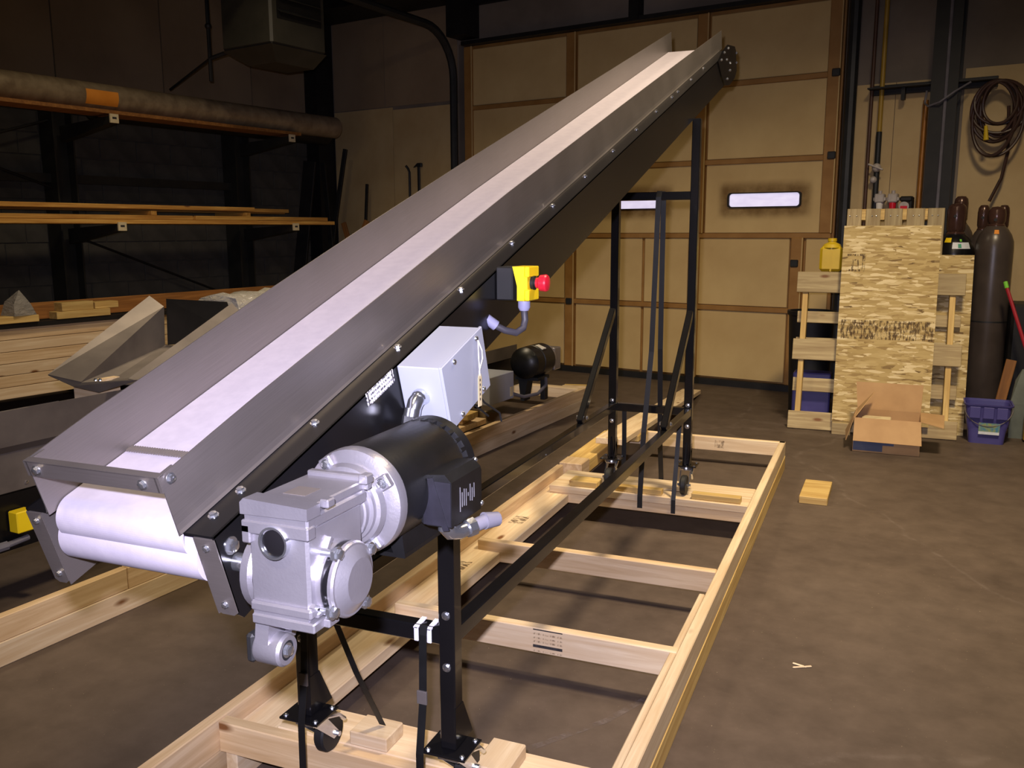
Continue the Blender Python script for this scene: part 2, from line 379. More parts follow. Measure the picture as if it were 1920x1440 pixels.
def rbox(name, mat, lo, hi, parent=None, bev=0.0, **kw): 
    c = (V(lo) + V(hi)) / 2; d = (V(hi) - V(lo)) / 2
    return MB().box(-d, d, bev=bev).build(name, mat, parent, rmat(*c), smooth=False, **kw)
# painted plywood sheets on the end wall
for a, b, c in ((-8.06, -7.13, 2.93), (-7.12, -6.18, 2.9)): rbox('plywood_sheet', 'tan_plywood', (a, Y1 - .013, 0), (b, Y1, c), wall_back)
for a, b, c in ((-1.9, -1.585, 2.72), (-1.58, -1.30, 2.72), (-1.06, -0.02, 2.78), (0.0, 1.2, 2.78)): rbox('plywood_sheet', 'tan_plywood', (a, Y1 - .013, 0), (b, Y1, c), wall_back)
for a, b in ((-8.06, -7.25), (-7.24, -6.18)): rbox('wall_panel', 'grey_wall_dark', (a, Y1 - .008, 2.94), (b, Y1, 4.6), wall_back)
# block wall on the left with painted sheets above
wall_left = struct(MB().box((X0 - .3, Y0, 0), (X0, Y1, H)).build('wall_left', 'mortar', None, ROOM, smooth=False))
blk = MB().box((0, -.196, -.096), (.012, .196, .096), bev=0.004).mesh('block', 'block_paint', smooth=False)
for k in range(14):
    for i in range(13):
        y = 3.3 + i * 0.4 + (0.2 if k % 2 else 0)
        if y < Y1 - .2: place('block', blk, wall_left, rmat(X0, y, 0.1 + k * 0.2))
for i in range(5): rbox('wall_panel', 'grey_wall_dark', (X0, 2.6 + i * 1.16, 2.83), (X0 + .014, 2.6 + i * 1.16 + 1.145, 5.2), wall_left)

# sectional overhead door
door = struct(rbox('door_1', 'door_rail', (-6.1, Y1 + .03, .05), (-2.03, Y1 + .09, 3.5)))
ZS = [(.075, .735), (.785, 1.425), (1.475, 2.11), (2.16, 2.815), (2.865, 3.46)]
cols_up = [(-5.98, -4.80), (-4.66, -3.38), (-3.24, -2.16)]
cols_lo = [(-5.98, -4.80), (-4.66, -3.9), (-3.87, -3.38), (-3.30, -2.42), (-2.27, -2.06)]
WIN = [(-4.36, -3.665), (-3.02, -2.33)]
for k, (z0, z1) in enumerate(ZS):
    for a, b in (cols_lo if k < 2 else cols_up):
        w = [q for q in WIN if k == 2 and a < q[0] and q[1] < b]
        if not w: rbox('panel', 'door_panel', (a, Y1 + .012, z0), (b, Y1 + .03, z1), door, bev=.004); continue
        wa, wb_, wz0, wz1 = w[0][0], w[0][1], 1.705, 1.845
        m = MB()
        cx, cz = (a + b) / 2, (z0 + z1) / 2; M = rmat(cx, Y1 + .021, cz)
        for lo, hi in (((a, z0), (b, wz0)), ((a, wz1), (b, z1)), ((a, wz0), (wa, wz1)), ((wb_, wz0), (b, wz1))):
            m.box((lo[0] - cx, -.009, lo[1] - cz), (hi[0] - cx, .009, hi[1] - cz))
        m.build('panel', 'door_panel', door, M, smooth=False)
for (a, b), nm in zip(WIN, ('window_1', 'window_2')):
    cx, cz, hw, hh, r = (a + b) / 2, 1.775, (b - a) / 2, .07, .03
    pts = []
    for sx, sz, st in ((1, 1, 0), (-1, 1, 1), (-1, -1, 2), (1, -1, 3)):
        for q in range(5):
            an = (st + q / 4) * PI / 2; pts.append((sx * (hw - r) + r * math.cos(an), 0, sz * (hh - r) + r * math.sin(an)))
    w = struct(place(nm, None, None, rmat(cx, Y1 + .01, cz)))
    MB().prism([(x * .97, 0.006, z * .9) for x, y, z in pts], (0, .006, 0)).build('pane', 'window_daylight', w, rmat(cx, Y1 + .006, cz), smooth=False)
    MB().poly([(-.48, 0, -.21), (.48, 0, -.21), (.48, 0, .21), (-.48, 0, .21), (-hw, 0, -hh), (hw, 0, -hh), (hw, 0, hh), (-hw, 0, hh)], [(0, 1, 5, 4), (1, 2, 6, 5), (2, 3, 7, 6), (3, 0, 4, 7)]).build('smudge', 'smudge', w, rmat(cx, Y1 + .0105, cz), smooth=False)
    fr = MB(); n = len(pts)
    for y0, y1, s0, s1 in ((-.012, -.012, (1.0, 1.0), (.955, .86)), (-.012, .014, (.955, .86), (.955, .86)), (-.012, .014, (1.0, 1.0), (1.0, 1.0))):
        A = [fr.bm.verts.new((x * s0[0], y0, z * s0[1])) for x, y, z in pts]; B = [fr.bm.verts.new((x * s1[0], y1, z * s1[1])) for x, y, z in pts]
        for i in range(n): fr.bm.faces.new((A[i], A[(i + 1) % n], B[(i + 1) % n], B[i]))
    fr.build('window_frame', 'black_rubber', w, rmat(cx, Y1 + .004, cz))
for z in (.76, 1.45, 2.135, 2.84): rbox('section_rail', 'door_rail', (-6.08, Y1 - .006, z - .026), (-2.05, Y1 + .032, z + .02), door, bev=.004)
for a, z0, z1 in ((-4.73, .06, 3.49), (-3.31, 1.47, 3.49), (-3.34, .06, 1.43), (-2.345, .06, 1.43), (-2.10, 1.47, 3.49), (-6.03, .06, 3.49)):
    rbox('stile', 'door_rail', (a - .055, Y1 - .012, z0), (a + .055, Y1 + .034, z1), door, bev=.005)
    rbox('stile_lip', 'door_panel', (a + .045, Y1 - .018, z0), (a + .053, Y1 - .01, z1), door)
for a, z in ((-4.73, .76), (-4.73, 2.135), (-2.08, 2.15), (-2.08, 2.85), (-2.36, 1.2)):
    rbox('hinge', 'dark_steel', (a - .035, Y1 - .03, z - .035), (a + .035, Y1 - .006, z + .03), door, bev=.006)
rbox('bottom_seal', 'black_rubber', (-6.1, Y1 - .03, 0), (-2.03, Y1 + .09, .06), door)
# tracks, header steel and columns
tr = MB(); 
path = [(-6.17, 8.24, 0), (-6.17, 8.24, 3.15)] + [(-6.17, 8.24 - .5 * (1 - math.cos(t)), 3.15 + .5 * math.sin(t)) for t in [PI / 2 * q / 8 for q in range(1, 9)]] + [(-6.17, 4.6, 3.72)]
tr.tube([rm(*p) for p in path], .045, 10); tag(struct(tr.build('trim_1', 'dark_steel')), 'dark curved steel track beside the overhead door')
tr = MB(); tr.tube([rm(-1.93, 8.24, 0), rm(-1.93, 8.24, 4.4)], .05, 10); struct(tr.build('trim_2', 'dark_steel'))
struct(rbox('trim_3', 'black_iron', (-6.05, 8.22, 3.49), (-1.9, 8.33, 3.53)))
struct(rbox('trim_4', 'black_iron', (-8.3, 8.05, 0), (-8.08, 8.33, 5.3)))
col = MB(); hx = -1.18
for a, b, c, d in ((-.10, .10, -.1, -.085), (-.10, .10, .085, .1), (-.006, .006, -.09, .09)): col.box((a, c, 0), (b, d, 5.3))
struct(col.build('trim_5', 'black_iron', None, rmat(hx, 8.2, 0), smooth=False))
struct(rbox('trim_6', 'black_iron', (-8.1, 7.7, 3.95), (-5.85, 8.3, 4.35)))
struct(rbox('trim_7', 'black_iron', (-6.12, 8.05, 3.56), (-5.88, 8.33, 4.6)))
struct(rbox('trim_8', 'black_iron', (-4.03, 8.2, 3.5), (-3.93, 8.33, 4.5)))
struct(rbox('trim_9', 'black_iron', (-6.0, 8.25, 3.9), (-4.1, 8.33, 3.95)))
# floor litter next to the skid: wood slivers
# ================================================================ the main conveyor
CA, SA = math.cos(math.radians(18.1)), math.sin(math.radians(18.1))
OY, OZ = 0.9756, 1.0984
MC = Matrix(((1, 0, 0, 0), (0, CA, -SA, OY), (0, SA, CA, OZ), (0, 0, 0, 1)))      # local (x, along, normal)
def cw(x, s, w): return MC @ V((x, s, w))
conv = thing('belt_conveyor', 'inclined black belt conveyor with white belt, stainless skirts, silver gearbox and castered stand', 'conveyor', (-1.05, 2.9, 0.18))
XR, XL = -.862, -1.236          # outer planes of the side panels
SR, SL = -.919, -1.18           # skirts
# side panels: upper strip with bolts, lower sheet slightly set back
WF = -.028                      # top of the black frame flange
def side_panel(x, sgn):
    m = MB()
    m.prism([(x, s, w) for s, w in ((-.014, WF), (-.014, -.172), (-.006, -.184), (4.45, -.186), (4.45, WF))], (-sgn * .004, 0, 0))
    m.box((x, -.014, WF - .004), (x - sgn * .056, 4.6, WF)); m.box((x - sgn * .002, 0.1, -.186), (x - sgn * .04, 4.40, -.182))
    return m.build('side_panel', 'black_panel', conv, MC, smooth=False)
side_panel(XR, 1); side_panel(XL, -1)
for x, sgn in ((XR, 1), (XL, -1)):
    pts = [(4.20, -.026), (4.36, .004), (4.52, .012), (4.755, -.03), (4.80, -.06), (4.82, -.175), (4.74, -.205), (4.55, -.21), (4.40, -.186), (4.30, -.12)]
    m = MB().prism([(x + sgn * .001, s, w) for s, w in pts], (sgn * .005, 0, 0)); m.build('take_up_plate', 'black_gloss', conv, MC, smooth=False)
BS = [.033, .1, .314, .627, .944, 1.274, 1.608, 1.931, 2.27, 2.606, 2.942, 3.249, 3.373, 3.685, 4.013]
for s in BS:
    bolt(conv, cw(-.899, s, WF), (0, -SA, CA), .0085); bolt(conv, cw(-1.199, s, WF), (0, -SA, CA), .0085)
for s, w in ((4.30, -.035), (4.40, -.012), (4.53, -.008), (4.474, -.06), (4.582, -.094), (4.579, -.134), (4.483, -.164)): bolt(conv, cw(XR + .006, s, w), (1, 0, 0), .0085)
for w in (-.075, -.13): bolt(conv, cw(XR + .003, 4.82, w), (0, CA, SA), .008)
bolt(conv, cw(XR, .012, -.062), (1, 0, 0), .014)
# skirts
def skirt(x, top, s1, sgn):
    m = MB(); st = [s for s, w in top]
    rows = [[m.bm.verts.new((x + dx, s, w)) for dx, w in ((0, -.03), (0, wt), (-sgn * .002, wt), (-sgn * .002, -.03))] for s, wt in top]
    for A, B in zip(rows, rows[1:]):
        for k in range(4): m.bm.faces.new((A[k], A[(k + 1) % 4], B[(k + 1) % 4], B[k]))
    m.bm.faces.new(rows[0]); m.bm.faces.new(rows[-1])
    # rolled foot of the skirt on the frame flange
    m.poly([(x, top[0][0], -.012), (x + sgn * .0015, top[0][0], -.022), (x + sgn * .004, top[0][0], WF + .001), (x + sgn * .004, s1 - .1, WF + .001), (x + sgn * .0015, s1 - .1, -.022), (x, s1 - .1, -.012)], [(0, 1, 4, 5), (1, 2, 3, 4)])
    return m.build('skirt', 'brushed_steel', conv, MC, smooth=False)
skirt(SR, [(-.02, .071), (.1, .075), (.213, .078), (.519, .081), (1.0, .086), (1.348, .089), (2.45, .086), (3.6, .079), (4.69, .070)], 4.69, 1)
skirt(SL, [(-.02, .072), (.124, .080), (.25, .082), (.358, .085), (.57, .092), (1.0, .098), (1.6, .102), (3.0, .102), (4.555, .100)], 4.555, -1)
# belt: top run and the wrap over the nose
def belt():
    m = MB(); st = [(4.45, .006), (3.2, .006), (1.675, .004), (.9, -.006), (.529, -.012), (.2, -.016), (.019, -.018)]
    cs, cwn, r = .019, -.054, .036
    for q in range(1, 31):
        a = PI / 2 + q * (PI * .95) / 30; st.append((cs + r * math.cos(a), cwn + r * math.sin(a)))
    n = len(st); nrm = []
    for i in range(n):
        a, b = st[max(i - 1, 0)], st[min(i + 1, n - 1)]; t = V((b[0] - a[0], b[1] - a[1])).normalized(); nrm.append(V((t.y, -t.x)) * -.003)
    rows = [[m.bm.verts.new((x, s + k * q.x, w + k * q.y)) for x, k in ((SL + .004, 0), (SR - .004, 0), (SR - .004, 1), (SL + .004, 1))] for (s, w), q in zip(st, nrm)]
    for A, B in zip(rows, rows[1:]):
        for k in range(4): m.bm.faces.new((A[k], A[(k + 1) % 4], B[(k + 1) % 4], B[k]))
    m.bm.faces.new(rows[0]); m.bm.faces.new(rows[-1])
    o = m.build('belt', 'belt_white', conv, MC, smooth=False)
    m = MB(); m.box((SL + .006, .152, -.0165), (SR - .006, .160, -.0125))
    for k in range(46):
        x = SL + .01 + k * (SR - SL - .02) / 45; m.box((x - .0014, .148, -.0145), (x + .0014, .165, -.0118))
    m.build('lacing', 'dull_steel', o, MC, smooth=False)
belt()
# drum in the mouth
dm = MB(); p0, p1 = V((-1.183, 1.024, 1.019)), V((-.905, 1.024, 1.019))
dm.cyl(p0, p1, .0425, seg=48); dm.build('drum', 'belt_white', conv)
MB().cyl((-1.25, 1.018, 1.014), (-.70, 1.018, 1.014), .014, seg=18).build('drum_shaft', 'zinc', conv)
# mouth plates and flanges
for x0, x1, xp, sgn in ((XR, -.9, -.901, 1), (XL, -1.205, -1.204, -1)):
    m = MB(); lo, hi = min(x0, x1), max(x0, x1)
    m.prism([(lo, -.016, -.034), (hi, -.016, -.034), (hi, -.016, -.168), (hi - .008, -.016, -.174), (lo + .008, -.016, -.174), (lo, -.016, -.168)], (0, .004, 0))
    m.prism([(xp, s, w) for s, w in ((-.015, -.034), (.02, -.034), (.12, -.034), (.12, -.15), (.085, -.176), (-.015, -.176))], (sgn * .002, 0, 0))
    m.build('end_flange', 'brushed_steel', conv, MC, smooth=False)
    for w in (-.05, -.155): bolt(conv, cw((x0 + x1) / 2, -.016, w), (0, -CA, -SA), .0065)
# cross bar over the mouth
m = MB(); m.box((SL - .001, -.024, .046), (SR + .001, -.020, .072)); m.box((SL, -.024, .0705), (SR, -.012, .073)); m.box((SL + .004, -.024, .046), (SL + .007, .012, .072)); m.box((SR - .007, -.024, .046), (SR - .004, .012, .072))
m.build('cross_bar', 'brushed_steel', conv, MC, smooth=False)
for x in (SL + .022, SR - .032): bolt(conv, cw(x, -.024, .058), (0, -CA, -SA), .0085)
bolt(conv, cw(SR + .002, -.004, .060), (1, 0, 0), .0085)
bolt(conv, cw(SR - .010, -.004, .060), (-1, 0, 0), .0075)
# name plate
m = MB(); m.box((-.0006, -.052, -.013), (.0006, .052, .013)); 
npM = MC @ Matrix.Translation((XR + .001, .48, -.0415)) @ Matrix(((0, 0, 1, 0), (1, 0, 0, 0), (0, 1, 0, 0), (0, 0, 0, 1)))
pl = MB().box((-.052, -.0135, -.0006), (.052, .0135, .0006)).build('name_plate', 'printed_label', conv, npM, smooth=False)
for dx in (-.047, .047): MB().box((dx - .0015, -.0135, .0006), (dx + .0015, .0135, .0009)).build('name_plate_edge', 'dark_print', pl, npM, smooth=False)

# ---- control box, tilted with the conveyor
bx = MB(); bx.box((XR + .001, .549, -.166), (-.768, .745, -.030), bev=.002)
cb = bx.build('control_box', 'box_grey', conv, MC, smooth=False)
m = MB(); m.box((-.769, .547, -.168), (-.762, .747, -.028), bev=.0015); m.build('lid', 'box_grey', cb, MC, smooth=False)
for s, w in ((.60, -.040), (.71, -.040), (.60, -.157), (.71, -.157)): bolt(cb, cw(-.762, s, w), (1, 0, 0), .0062, SCREW, 'screw')
e0 = cw(-.815, .549, -.095)
m = MB(); d = V((0, -1, -.05)); pth = [e0 + V((0, .004, 0)), e0 + V((-.001, -.012, .002)), e0 + V((-.004, -.024, -.008)), e0 + V((-.006, -.03, -.022))]
m.tube(pth, [.016, .0165, .016, .0145], 16); m.ball(pth[1], .0168)
m.cyl(pth[-1] + V((0, 0, .004)), pth[-1] + V((-.0015, -.004, -.012)), .0165, seg=18); m.cyl(pth[-1] + V((-.0015, -.004, -.010)), pth[-1] + V((-.003, -.008, -.034)), .0185, seg=6)
m.build('conduit_fitting', 'zinc', cb)
MB().tube([pth[-1] + V((-.003, -.008, -.03)), pth[-1] + V((-.006, -.006, -.08)), pth[-1] + V((-.004, .03, -.13)), V((-.70, 1.26, 1.06))], .011, 12).build('flexible_conduit', 'gland_grey', cb)
# string tag on the box
t0 = cw(-.757, .71, -.044)
m = MB(); m.tube([t0, t0 + V((.002, -.003, -.03)), t0 + V((.002, .001, -.062))], .0013, 6); m.tube([t0, t0 + V((.003, .012, -.022)), t0 + V((.003, .014, -.040)), t0 + V((.002, .001, -.062))], .0013, 6); m.tube([t0 + V((.002, .001, -.062)), t0 + V((.002, .001, -.074))], .0016, 6)
m.build('tag_string', 'white_card', cb)
m = MB(); m.prism([t0 + V((.002, y, z)) for y, z in ((-.004, -.07), (.006, -.07), (.010, -.078), (.010, -.138), (-.008, -.138), (-.008, -.078))], (.0008, 0, 0)); m.build('paper_tag', 'tan_card', cb, smooth=False)
m = MB(); 
for q in range(5): m.box((t0.x + .003, t0.y - .001, t0.z - .085 - q * .010), (t0.x + .0034, t0.y + .003, t0.z - .080 - q * .010))
m.build('tag_print', 'dark_print', cb, smooth=False)
# thin leads hanging under the box
l0 = cw(-.77, .70, -.166)
for pts in ([(0, 0, 0), (.004, .02, -.02), (.006, .05, -.035), (.012, .085, -.055), (.014, .09, -.075)], [(-.01, -.03, 0), (-.006, -.01, -.02), (0, .03, -.045), (.002, .045, -.055)]):
    MB().tube([l0 + V(p) for p in pts], .0022, 6).build('lead_wire', 'black_rubber', cb)

# ---- emergency stop
ex, ey, ez = -.775, 2.03, 1.378
m = MB(); m.box((XR, ey - .028, ez - .045), (-.818, ey + .036, ez + .036), bev=.003); m.build('stop_bracket', 'black_rubber', conv, smooth=False)
m = MB(); m.prism([(-.818, ey - .03, ez + .037), (ex - .012, ey - .03, ez + .037), (ex - .012, ey - .03, ez - .045), (-.806, ey - .03, ez - .045), (-.806, ey - .03, ez - .01)], (0, .068, 0))
es = m.build('emergency_stop', 'yellow_plastic', conv, smooth=False)
m = MB(); m.box((ex - .012, ey - .03, ez + .012), (ex, ey + .038, ez + .037), bev=.002); m.box((ex - .012, ey - .03, ez - .045), (ex, ey + .038, ez - .018), bev=.002); m.box((ex - .012, ey - .028, ez - .02), (ex - .005, ey + .036, ez + .014)); m.build('stop_cover', 'yellow_plastic', es, smooth=False)
MX = Matrix.Translation((ex - .005, ey + .004, ez - .003)) @ Matrix.Rotation(PI / 2, 4, 'Y')
m = MB(); m.lathe([(.017, 0), (.017, .008), (.013, .008), (.013, .012)], MX); m.build('stop_collar', 'black_rubber', es)
m = MB(); m.lathe([(.0125, .008), (.0135, .018), (.0195, .022), (.021, .036), (.019, .040), (.008, .043), (0, .0435)], MX); m.build('stop_button', 'red_plastic', es)
m = MB(); m.lathe([(0, 0), (.015, 0), (.015, -.018), (.011, -.026), (.0, -.026)], Matrix.Translation((-.80, ey + .002, ez - .045))); m.build('cable_gland', 'gland_grey', es)
g0 = V((-.80, ey + .002, ez - .07)); pts = [g0 + V(p) for p in ((0, 0, 0), (.001, .003, -.024), (.0, -.006, -.043), (-.01, -.028, -.053), (-.03, -.052, -.045), (-.055, -.065, -.03))]
MB().tube(pts, .0085, 12).build('stop_cable', 'cable_dark', es)
MB().cyl(pts[-1] + V((.006, .004, -.004)), pts[-1] + V((-.014, -.01, .014)), .013, seg=12).build('cable_gland', 'gland_grey', es)

# ---- gear reducer (sits level), world coordinates
gx0, gx1, gy0, gy1, gz = -.762, -.660, .916, 1.052, 1.033
gyc = .984
m = MB()
m.box((gx0 + .004, gy0 + .004, 1.0), (gx1 - .004, gy1, 1.120), bev=.004)                # core
m.box((gx0, gy0, 1.118), (gx1, gy1 + .01, 1.136), bev=.003)                              # top foot plates
m.prism([(gx0 - .002, gy0 - .003, 1.148), (gx0 + .004, gy0 - .003, 1.154), (gx1 + .002, gy0 - .003, 1.150), (gx1 + .002, gy0 - .003, 1.134), (gx0 - .002, gy0 - .003, 1.132)], (0, .030, 0))
m.box((gx0 + .002, gy0 + .02, 1.136), (gx1 - .004, gy1 + .012, 1.149), bev=.002)
m.box((gx0 + .004, gy1 + .004, 1.136), (gx1 + .004, gy1 + .018, 1.156), bev=.002)
m.box((gx0 - .002, gy0 - .003, 1.092), (gx0 + .012, gy0 + .03, 1.118), bev=.002); m.box((gx0 - .002, gy0 - .003, 1.106), (gx1 + .002, gy0 + .016, 1.124), bev=.002)
m.box((gx0 + .006, gy0 - .003, .998), (gx1 + .002, gy0 + .03, 1.012), bev=.003)            # lower feet
m.box((gx0 + .008, gy0 - .003, .980), (gx1 + .006, gy0 + .045, .994), bev=.002); m.box((gx0 + .01, gy0, .985), (gx1 - .005, gy1 - .01, 1.005))
m.box((gx1 - .004, gy0 + .01, .996), (gx1 + .004, gy1 - .02, 1.004), bev=.002); m.box((gx1, gy0 + .02, .980), (gx1 + .014, gy0 + .045, .993), bev=.002)
m.box((gx1 - .002, gy0 + .03, 1.142), (gx1 + .012, gy0 + .048, 1.154), bev=.002); m.box((gx1 - .006, gy1 - .004, 1.146), (gx1 + .008, gy1 + .016, 1.160), bev=.002)
AX = Matrix.Translation((gx0, gyc, gz)) @ Matrix.Rotation(-PI / 2, 4, 'Y')
m.lathe([(.056, 0), (.060, .006), (.060, .018), (.040, .021), (.034, .026), (0, .027)], AX, 36)      # hub towards the frame
AX2 = Matrix.Translation((gx1 - .012, gyc, gz)) @ Matrix.Rotation(PI / 2, 4, 'Y')
m.lathe([(.050, -.02), (.052, .0), (.052, .016), (0, .016)], AX2, 36)
for a in (0.9, 2.5, 4.1, 5.7):
    m.box((-.012, -.003, -.04), (.002, .003, .0), Matrix.Translation((gx1, gyc, gz)) @ Matrix.Rotation(a, 4, 'X') @ Matrix.Translation((0, .05, 0)))
gr = m.build('gear_reducer', 'cast_aluminium', conv, sharp=30)
MY = Matrix.Translation((-.712, gy0 - .002, 1.098)) @ Matrix.Rotation(PI / 2, 4, 'X')
m = MB(); m.lathe([(.0185, -.03), (.0225, -.004), (.0225, .004), (.0195, .004), (.0185, -.002)], MY, 28); m.build('bore_ring', 'zinc', gr)
m = MB(); m.lathe([(.019, -.004), (.018, .001), (.012, .0025), (0, .003)], MY, 28); m.build('bore_cap', 'black_gloss', gr)
m = MB(); m.box((gx0 + .03, gy0 + .048, 1.1492), (gx0 + .066, gy0 + .085, 1.1497)); m.build('data_plate', 'dull_steel', gr, smooth=False)
# seal ring and output cap, coaxial with the drum
CX = Matrix.Translation((gx1 - .010, gyc, gz)) @ Matrix.Rotation(PI / 2, 4, 'Y')
m = MB(); m.lathe([(.045, .013), (.0505, .014), (.0515, .019), (.0505, .025), (.046, .025)], CX, 40); m.build('seal_ring', 'black_gloss', gr)
m = MB(); m.lathe([(.045, .024), (.0525, .025), (.0525, .030), (.050, .033), (.047, .033), (.033, .043), (.031, .044), (0, .0445)], CX, 40); m.build('output_cap', 'cast_aluminium', gr, sharp=24)
for a in (.62, 2.05, 3.75, 5.25):
    p = CX @ V((.056 * math.cos(a), .056 * math.sin(a), .018))
    q = MB(); q.cyl(p + V((-.030, 0, 0)), p + V((.012, 0, 0)), .0055, seg=12); q.box(p + V((.004, -.008, -.008)), p + V((.013, .008, .008)), bev=.002); q.build('cap_lug', 'zinc', gr)
    bolt(gr, p + V((.012, 0, 0)), (1, 0, 0), .0105, name='cap_bolt')
# torque arm with eye
m = MB(); ax_, ay_, az_ = -.738, .938, .936
m.prism([(ax_ - .018, ay_ + .030, .985), (ax_ - .018, ay_ - .014, .985), (ax_ - .018, ay_ - .020, az_ + .008), (ax_ - .018, ay_ + .020, az_ + .004)], (.022, 0, 0))
m.prism([(ax_ + .004, ay_ + .044, .985), (ax_ + .004, ay_ + .026, .985), (ax_ + .004, ay_ + .016, az_ + .012), (ax_ + .004, ay_ + .026, az_ + .010)], (.012, 0, 0))
EX = Matrix.Translation((ax_ - .022, ay_, az_)) @ Matrix.Rotation(PI / 2, 4, 'Y')
m.lathe([(0, 0), (.021, 0), (.023, .004), (.023, .040), (.020, .044), (.014, .044), (.014, .040)], EX, 26)
m.build('torque_arm', 'cast_aluminium', gr)
m = MB(); m.lathe([(0, .038), (.0135, .038), (.0135, .043), (.010, .043)], EX, 20); m.build('arm_bushing', 'black_rubber', gr)
MB().box((ax_ - .036, ay_ - .018, az_ - .020), (ax_ - .022, ay_ + .018, az_ + .022), bev=.004).build('arm_stop', 'black_rubber', gr, smooth=False)
bolt(gr, EX @ V((0, 0, .042)), (1, 0, 0), .0105)
# adapter and flange between reducer and motor
mx, mz = -.712, 1.098
AY = Matrix.Translation((mx, gy1 - .01, mz)) @ Matrix.Rotation(-PI / 2, 4, 'X')      # local z -> +Y
m = MB(); m.lathe([(.044, 0), (.046, .02), (.049, .021), (.049, .027), (.046, .028), (.047, .034), (.053, .035), (.054, .041), (.060, .043), (.064, .052), (.062, .057), (.060, .058), (.072, .060), (.081, .064), (.083, .070), (.083, .082), (.080, .084)], AY, 48)
for k in range(4):
    a = PI / 4 + k * PI / 2 + .2; m.box((-.011, -.010, .052), (.011, .012, .070), AY @ Matrix.Rotation(a, 4, 'Z') @ Matrix.Translation((0, .068, 0)), bev=.002)
fl = m.build('motor_flange', 'cast_aluminium', conv, sharp=28)
for k in range(4):
    a = PI / 4 + k * PI / 2 + .2; p = AY @ (Matrix.Rotation(a, 4, 'Z') @ V((0, .069, .052))); bolt(fl, p, (0, -1, 0), .0085)
for a in (1.1, 2.2, 3.9):
    p = AY @ (Matrix.Rotation(a, 4, 'Z') @ V((.056, 0, .034))); bolt(fl, p, (0, -1, 0), .006)
# motor body
m = MB(); m.lathe([(.078, .083), (.081, .086), (.081, .285), (.079, .29), (.072, .292), (.072, .302), (.082, .303), (.083, .325), (.076, .338), (.045, .345), (0, .346)], AY, 56)
for k in range(28):
    a = 2 * PI * k / 28; m.box((-.0032, -.012, .288), (.0032, .0, .305), AY @ Matrix.Rotation(a, 4, 'Z') @ Matrix.Translation((0, .082, 0)))
mo = m.build('electric_motor', 'motor_black', conv, sharp=28)
m = MB()
for k in range(4): m.box((-.0028, .0805, .105 + k * .0), (.0028, .0818, .1075), AY @ Matrix.Rotation(-.62 + k * .09, 4, 'Z'))
for k in range(4): m.box((-.0028, .0805, .105), (.0028, .0818, .1075), AY @ Matrix.Rotation(.95 + k * .09, 4, 'Z'))
m.build('vent_mark', 'pale_print', mo, smooth=False)
m = MB(); m.box((mx - .05, 1.17, mz - .105), (mx + .05, 1.30, mz - .098)); 
for sx in (-1, 1): m.prism([(mx + sx * .05, 1.17, mz - .1), (mx + sx * .045, 1.17, mz - .06), (mx + sx * .02, 1.17, mz - .075), (mx + sx * .03, 1.17, mz - .1)], (0, .13, 0))
m.build('motor_foot', 'motor_black', mo, smooth=False)
# junction box on the motor's side
jx0, jx1, jy0, jy1, jz0, jz1 = -.645, -.592, 1.196, 1.318, 1.043, 1.128
m = MB(); m.prism([(jx0, jy0, jz0 + .004), (jx0, jy0, jz1 - .004), (jx1 - .012, jy0, jz1), (jx1, jy0 , jz1 - .012), (jx1, jy0, jz0), (jx0 + .01, jy0, jz0)], (0, jy1 - jy0 - .012, 0))
m.prism([(jx0, jy1 - .012, jz0 + .006), (jx0, jy1 - .012, jz1 - .006), (jx1 - .018, jy1 - .012, jz1 - .004), (jx1 - .004, jy1 - .012, jz1 - .02), (jx1 - .004, jy1 - .012, jz0 + .004)], (0, .012, 0))
m.box((jx0 - .03, jy0 + .01, jz0 + .015), (jx0, jy1 - .01, jz1 - .012))
jb = m.build('junction_box', 'motor_black', conv, smooth=False)
m = MB(); m.box((jx0 + .004, jy0 - .0015, jz0 + .002), (jx1 - .001, jy0, jz1 - .012)); m.build('box_face', 'junction_black', jb, smooth=False)
m = MB(); m.prism([(jx0 + .012, jy0 - .003, jz1 - .008), (jx0 + .022, jy0 - .003, jz1 - .006), (jx1 - .004, jy0 - .003, jz0 - .004), (jx1 - .014, jy0 - .003, jz0 - .006)], (0, .004, 0)); m.build('face_rib', 'junction_black', jb, smooth=False)
m = MB()
for k, (h0, h1) in enumerate(((.018, .058), (.024, .048), (.024, .052), (.022, .05), (.036, .042), (.026, .054), (.024, .046), (.028, .052))):
    y = jy0 + .030 + k * .0075; m.box((jx1 - .0002, y, jz0 + h0), (jx1 + .0008, y + .0014, jz0 + h1))
m.build('box_lettering', 'dim_print', jb, smooth=False)
bolt(jb, (jx1 - .012, jy1 - .008, jz1 - .003), (.5, 0, .8), .005, SCREW, 'screw'); bolt(jb, (jx1 - .002, jy1 - .006, jz0 + .008), (1, 0, -.3), .005, SCREW, 'screw')
q0 = V(((jx0 + jx1) / 2 + .006, jy0 + .02, jz0 + .006)); m = MB()
pts = [q0, q0 + V((.0, .0, -.012)), q0 + V((.004, .008, -.022)), q0 + V((.012, .022, -.026)), q0 + V((.020, .036, -.024))]
m.tube(pts, [.0125, .0135, .0135, .0125, .0115], 14); m.cyl(pts[-1], pts[-1] + V((.007, .012, .002)), .0155, seg=8); m.build('elbow_fitting', 'zinc', jb)
m = MB(); e = pts[-1] + V((.007, .012, .002)); m.cyl(e, e + V((.012, .02, .004)), .0115, seg=14); m.cyl(e + V((.010, .018, .004)), e + V((.024, .042, .002)), .0145, .012, seg=16); m.build('conduit_plug', 'cable_grey', jb)

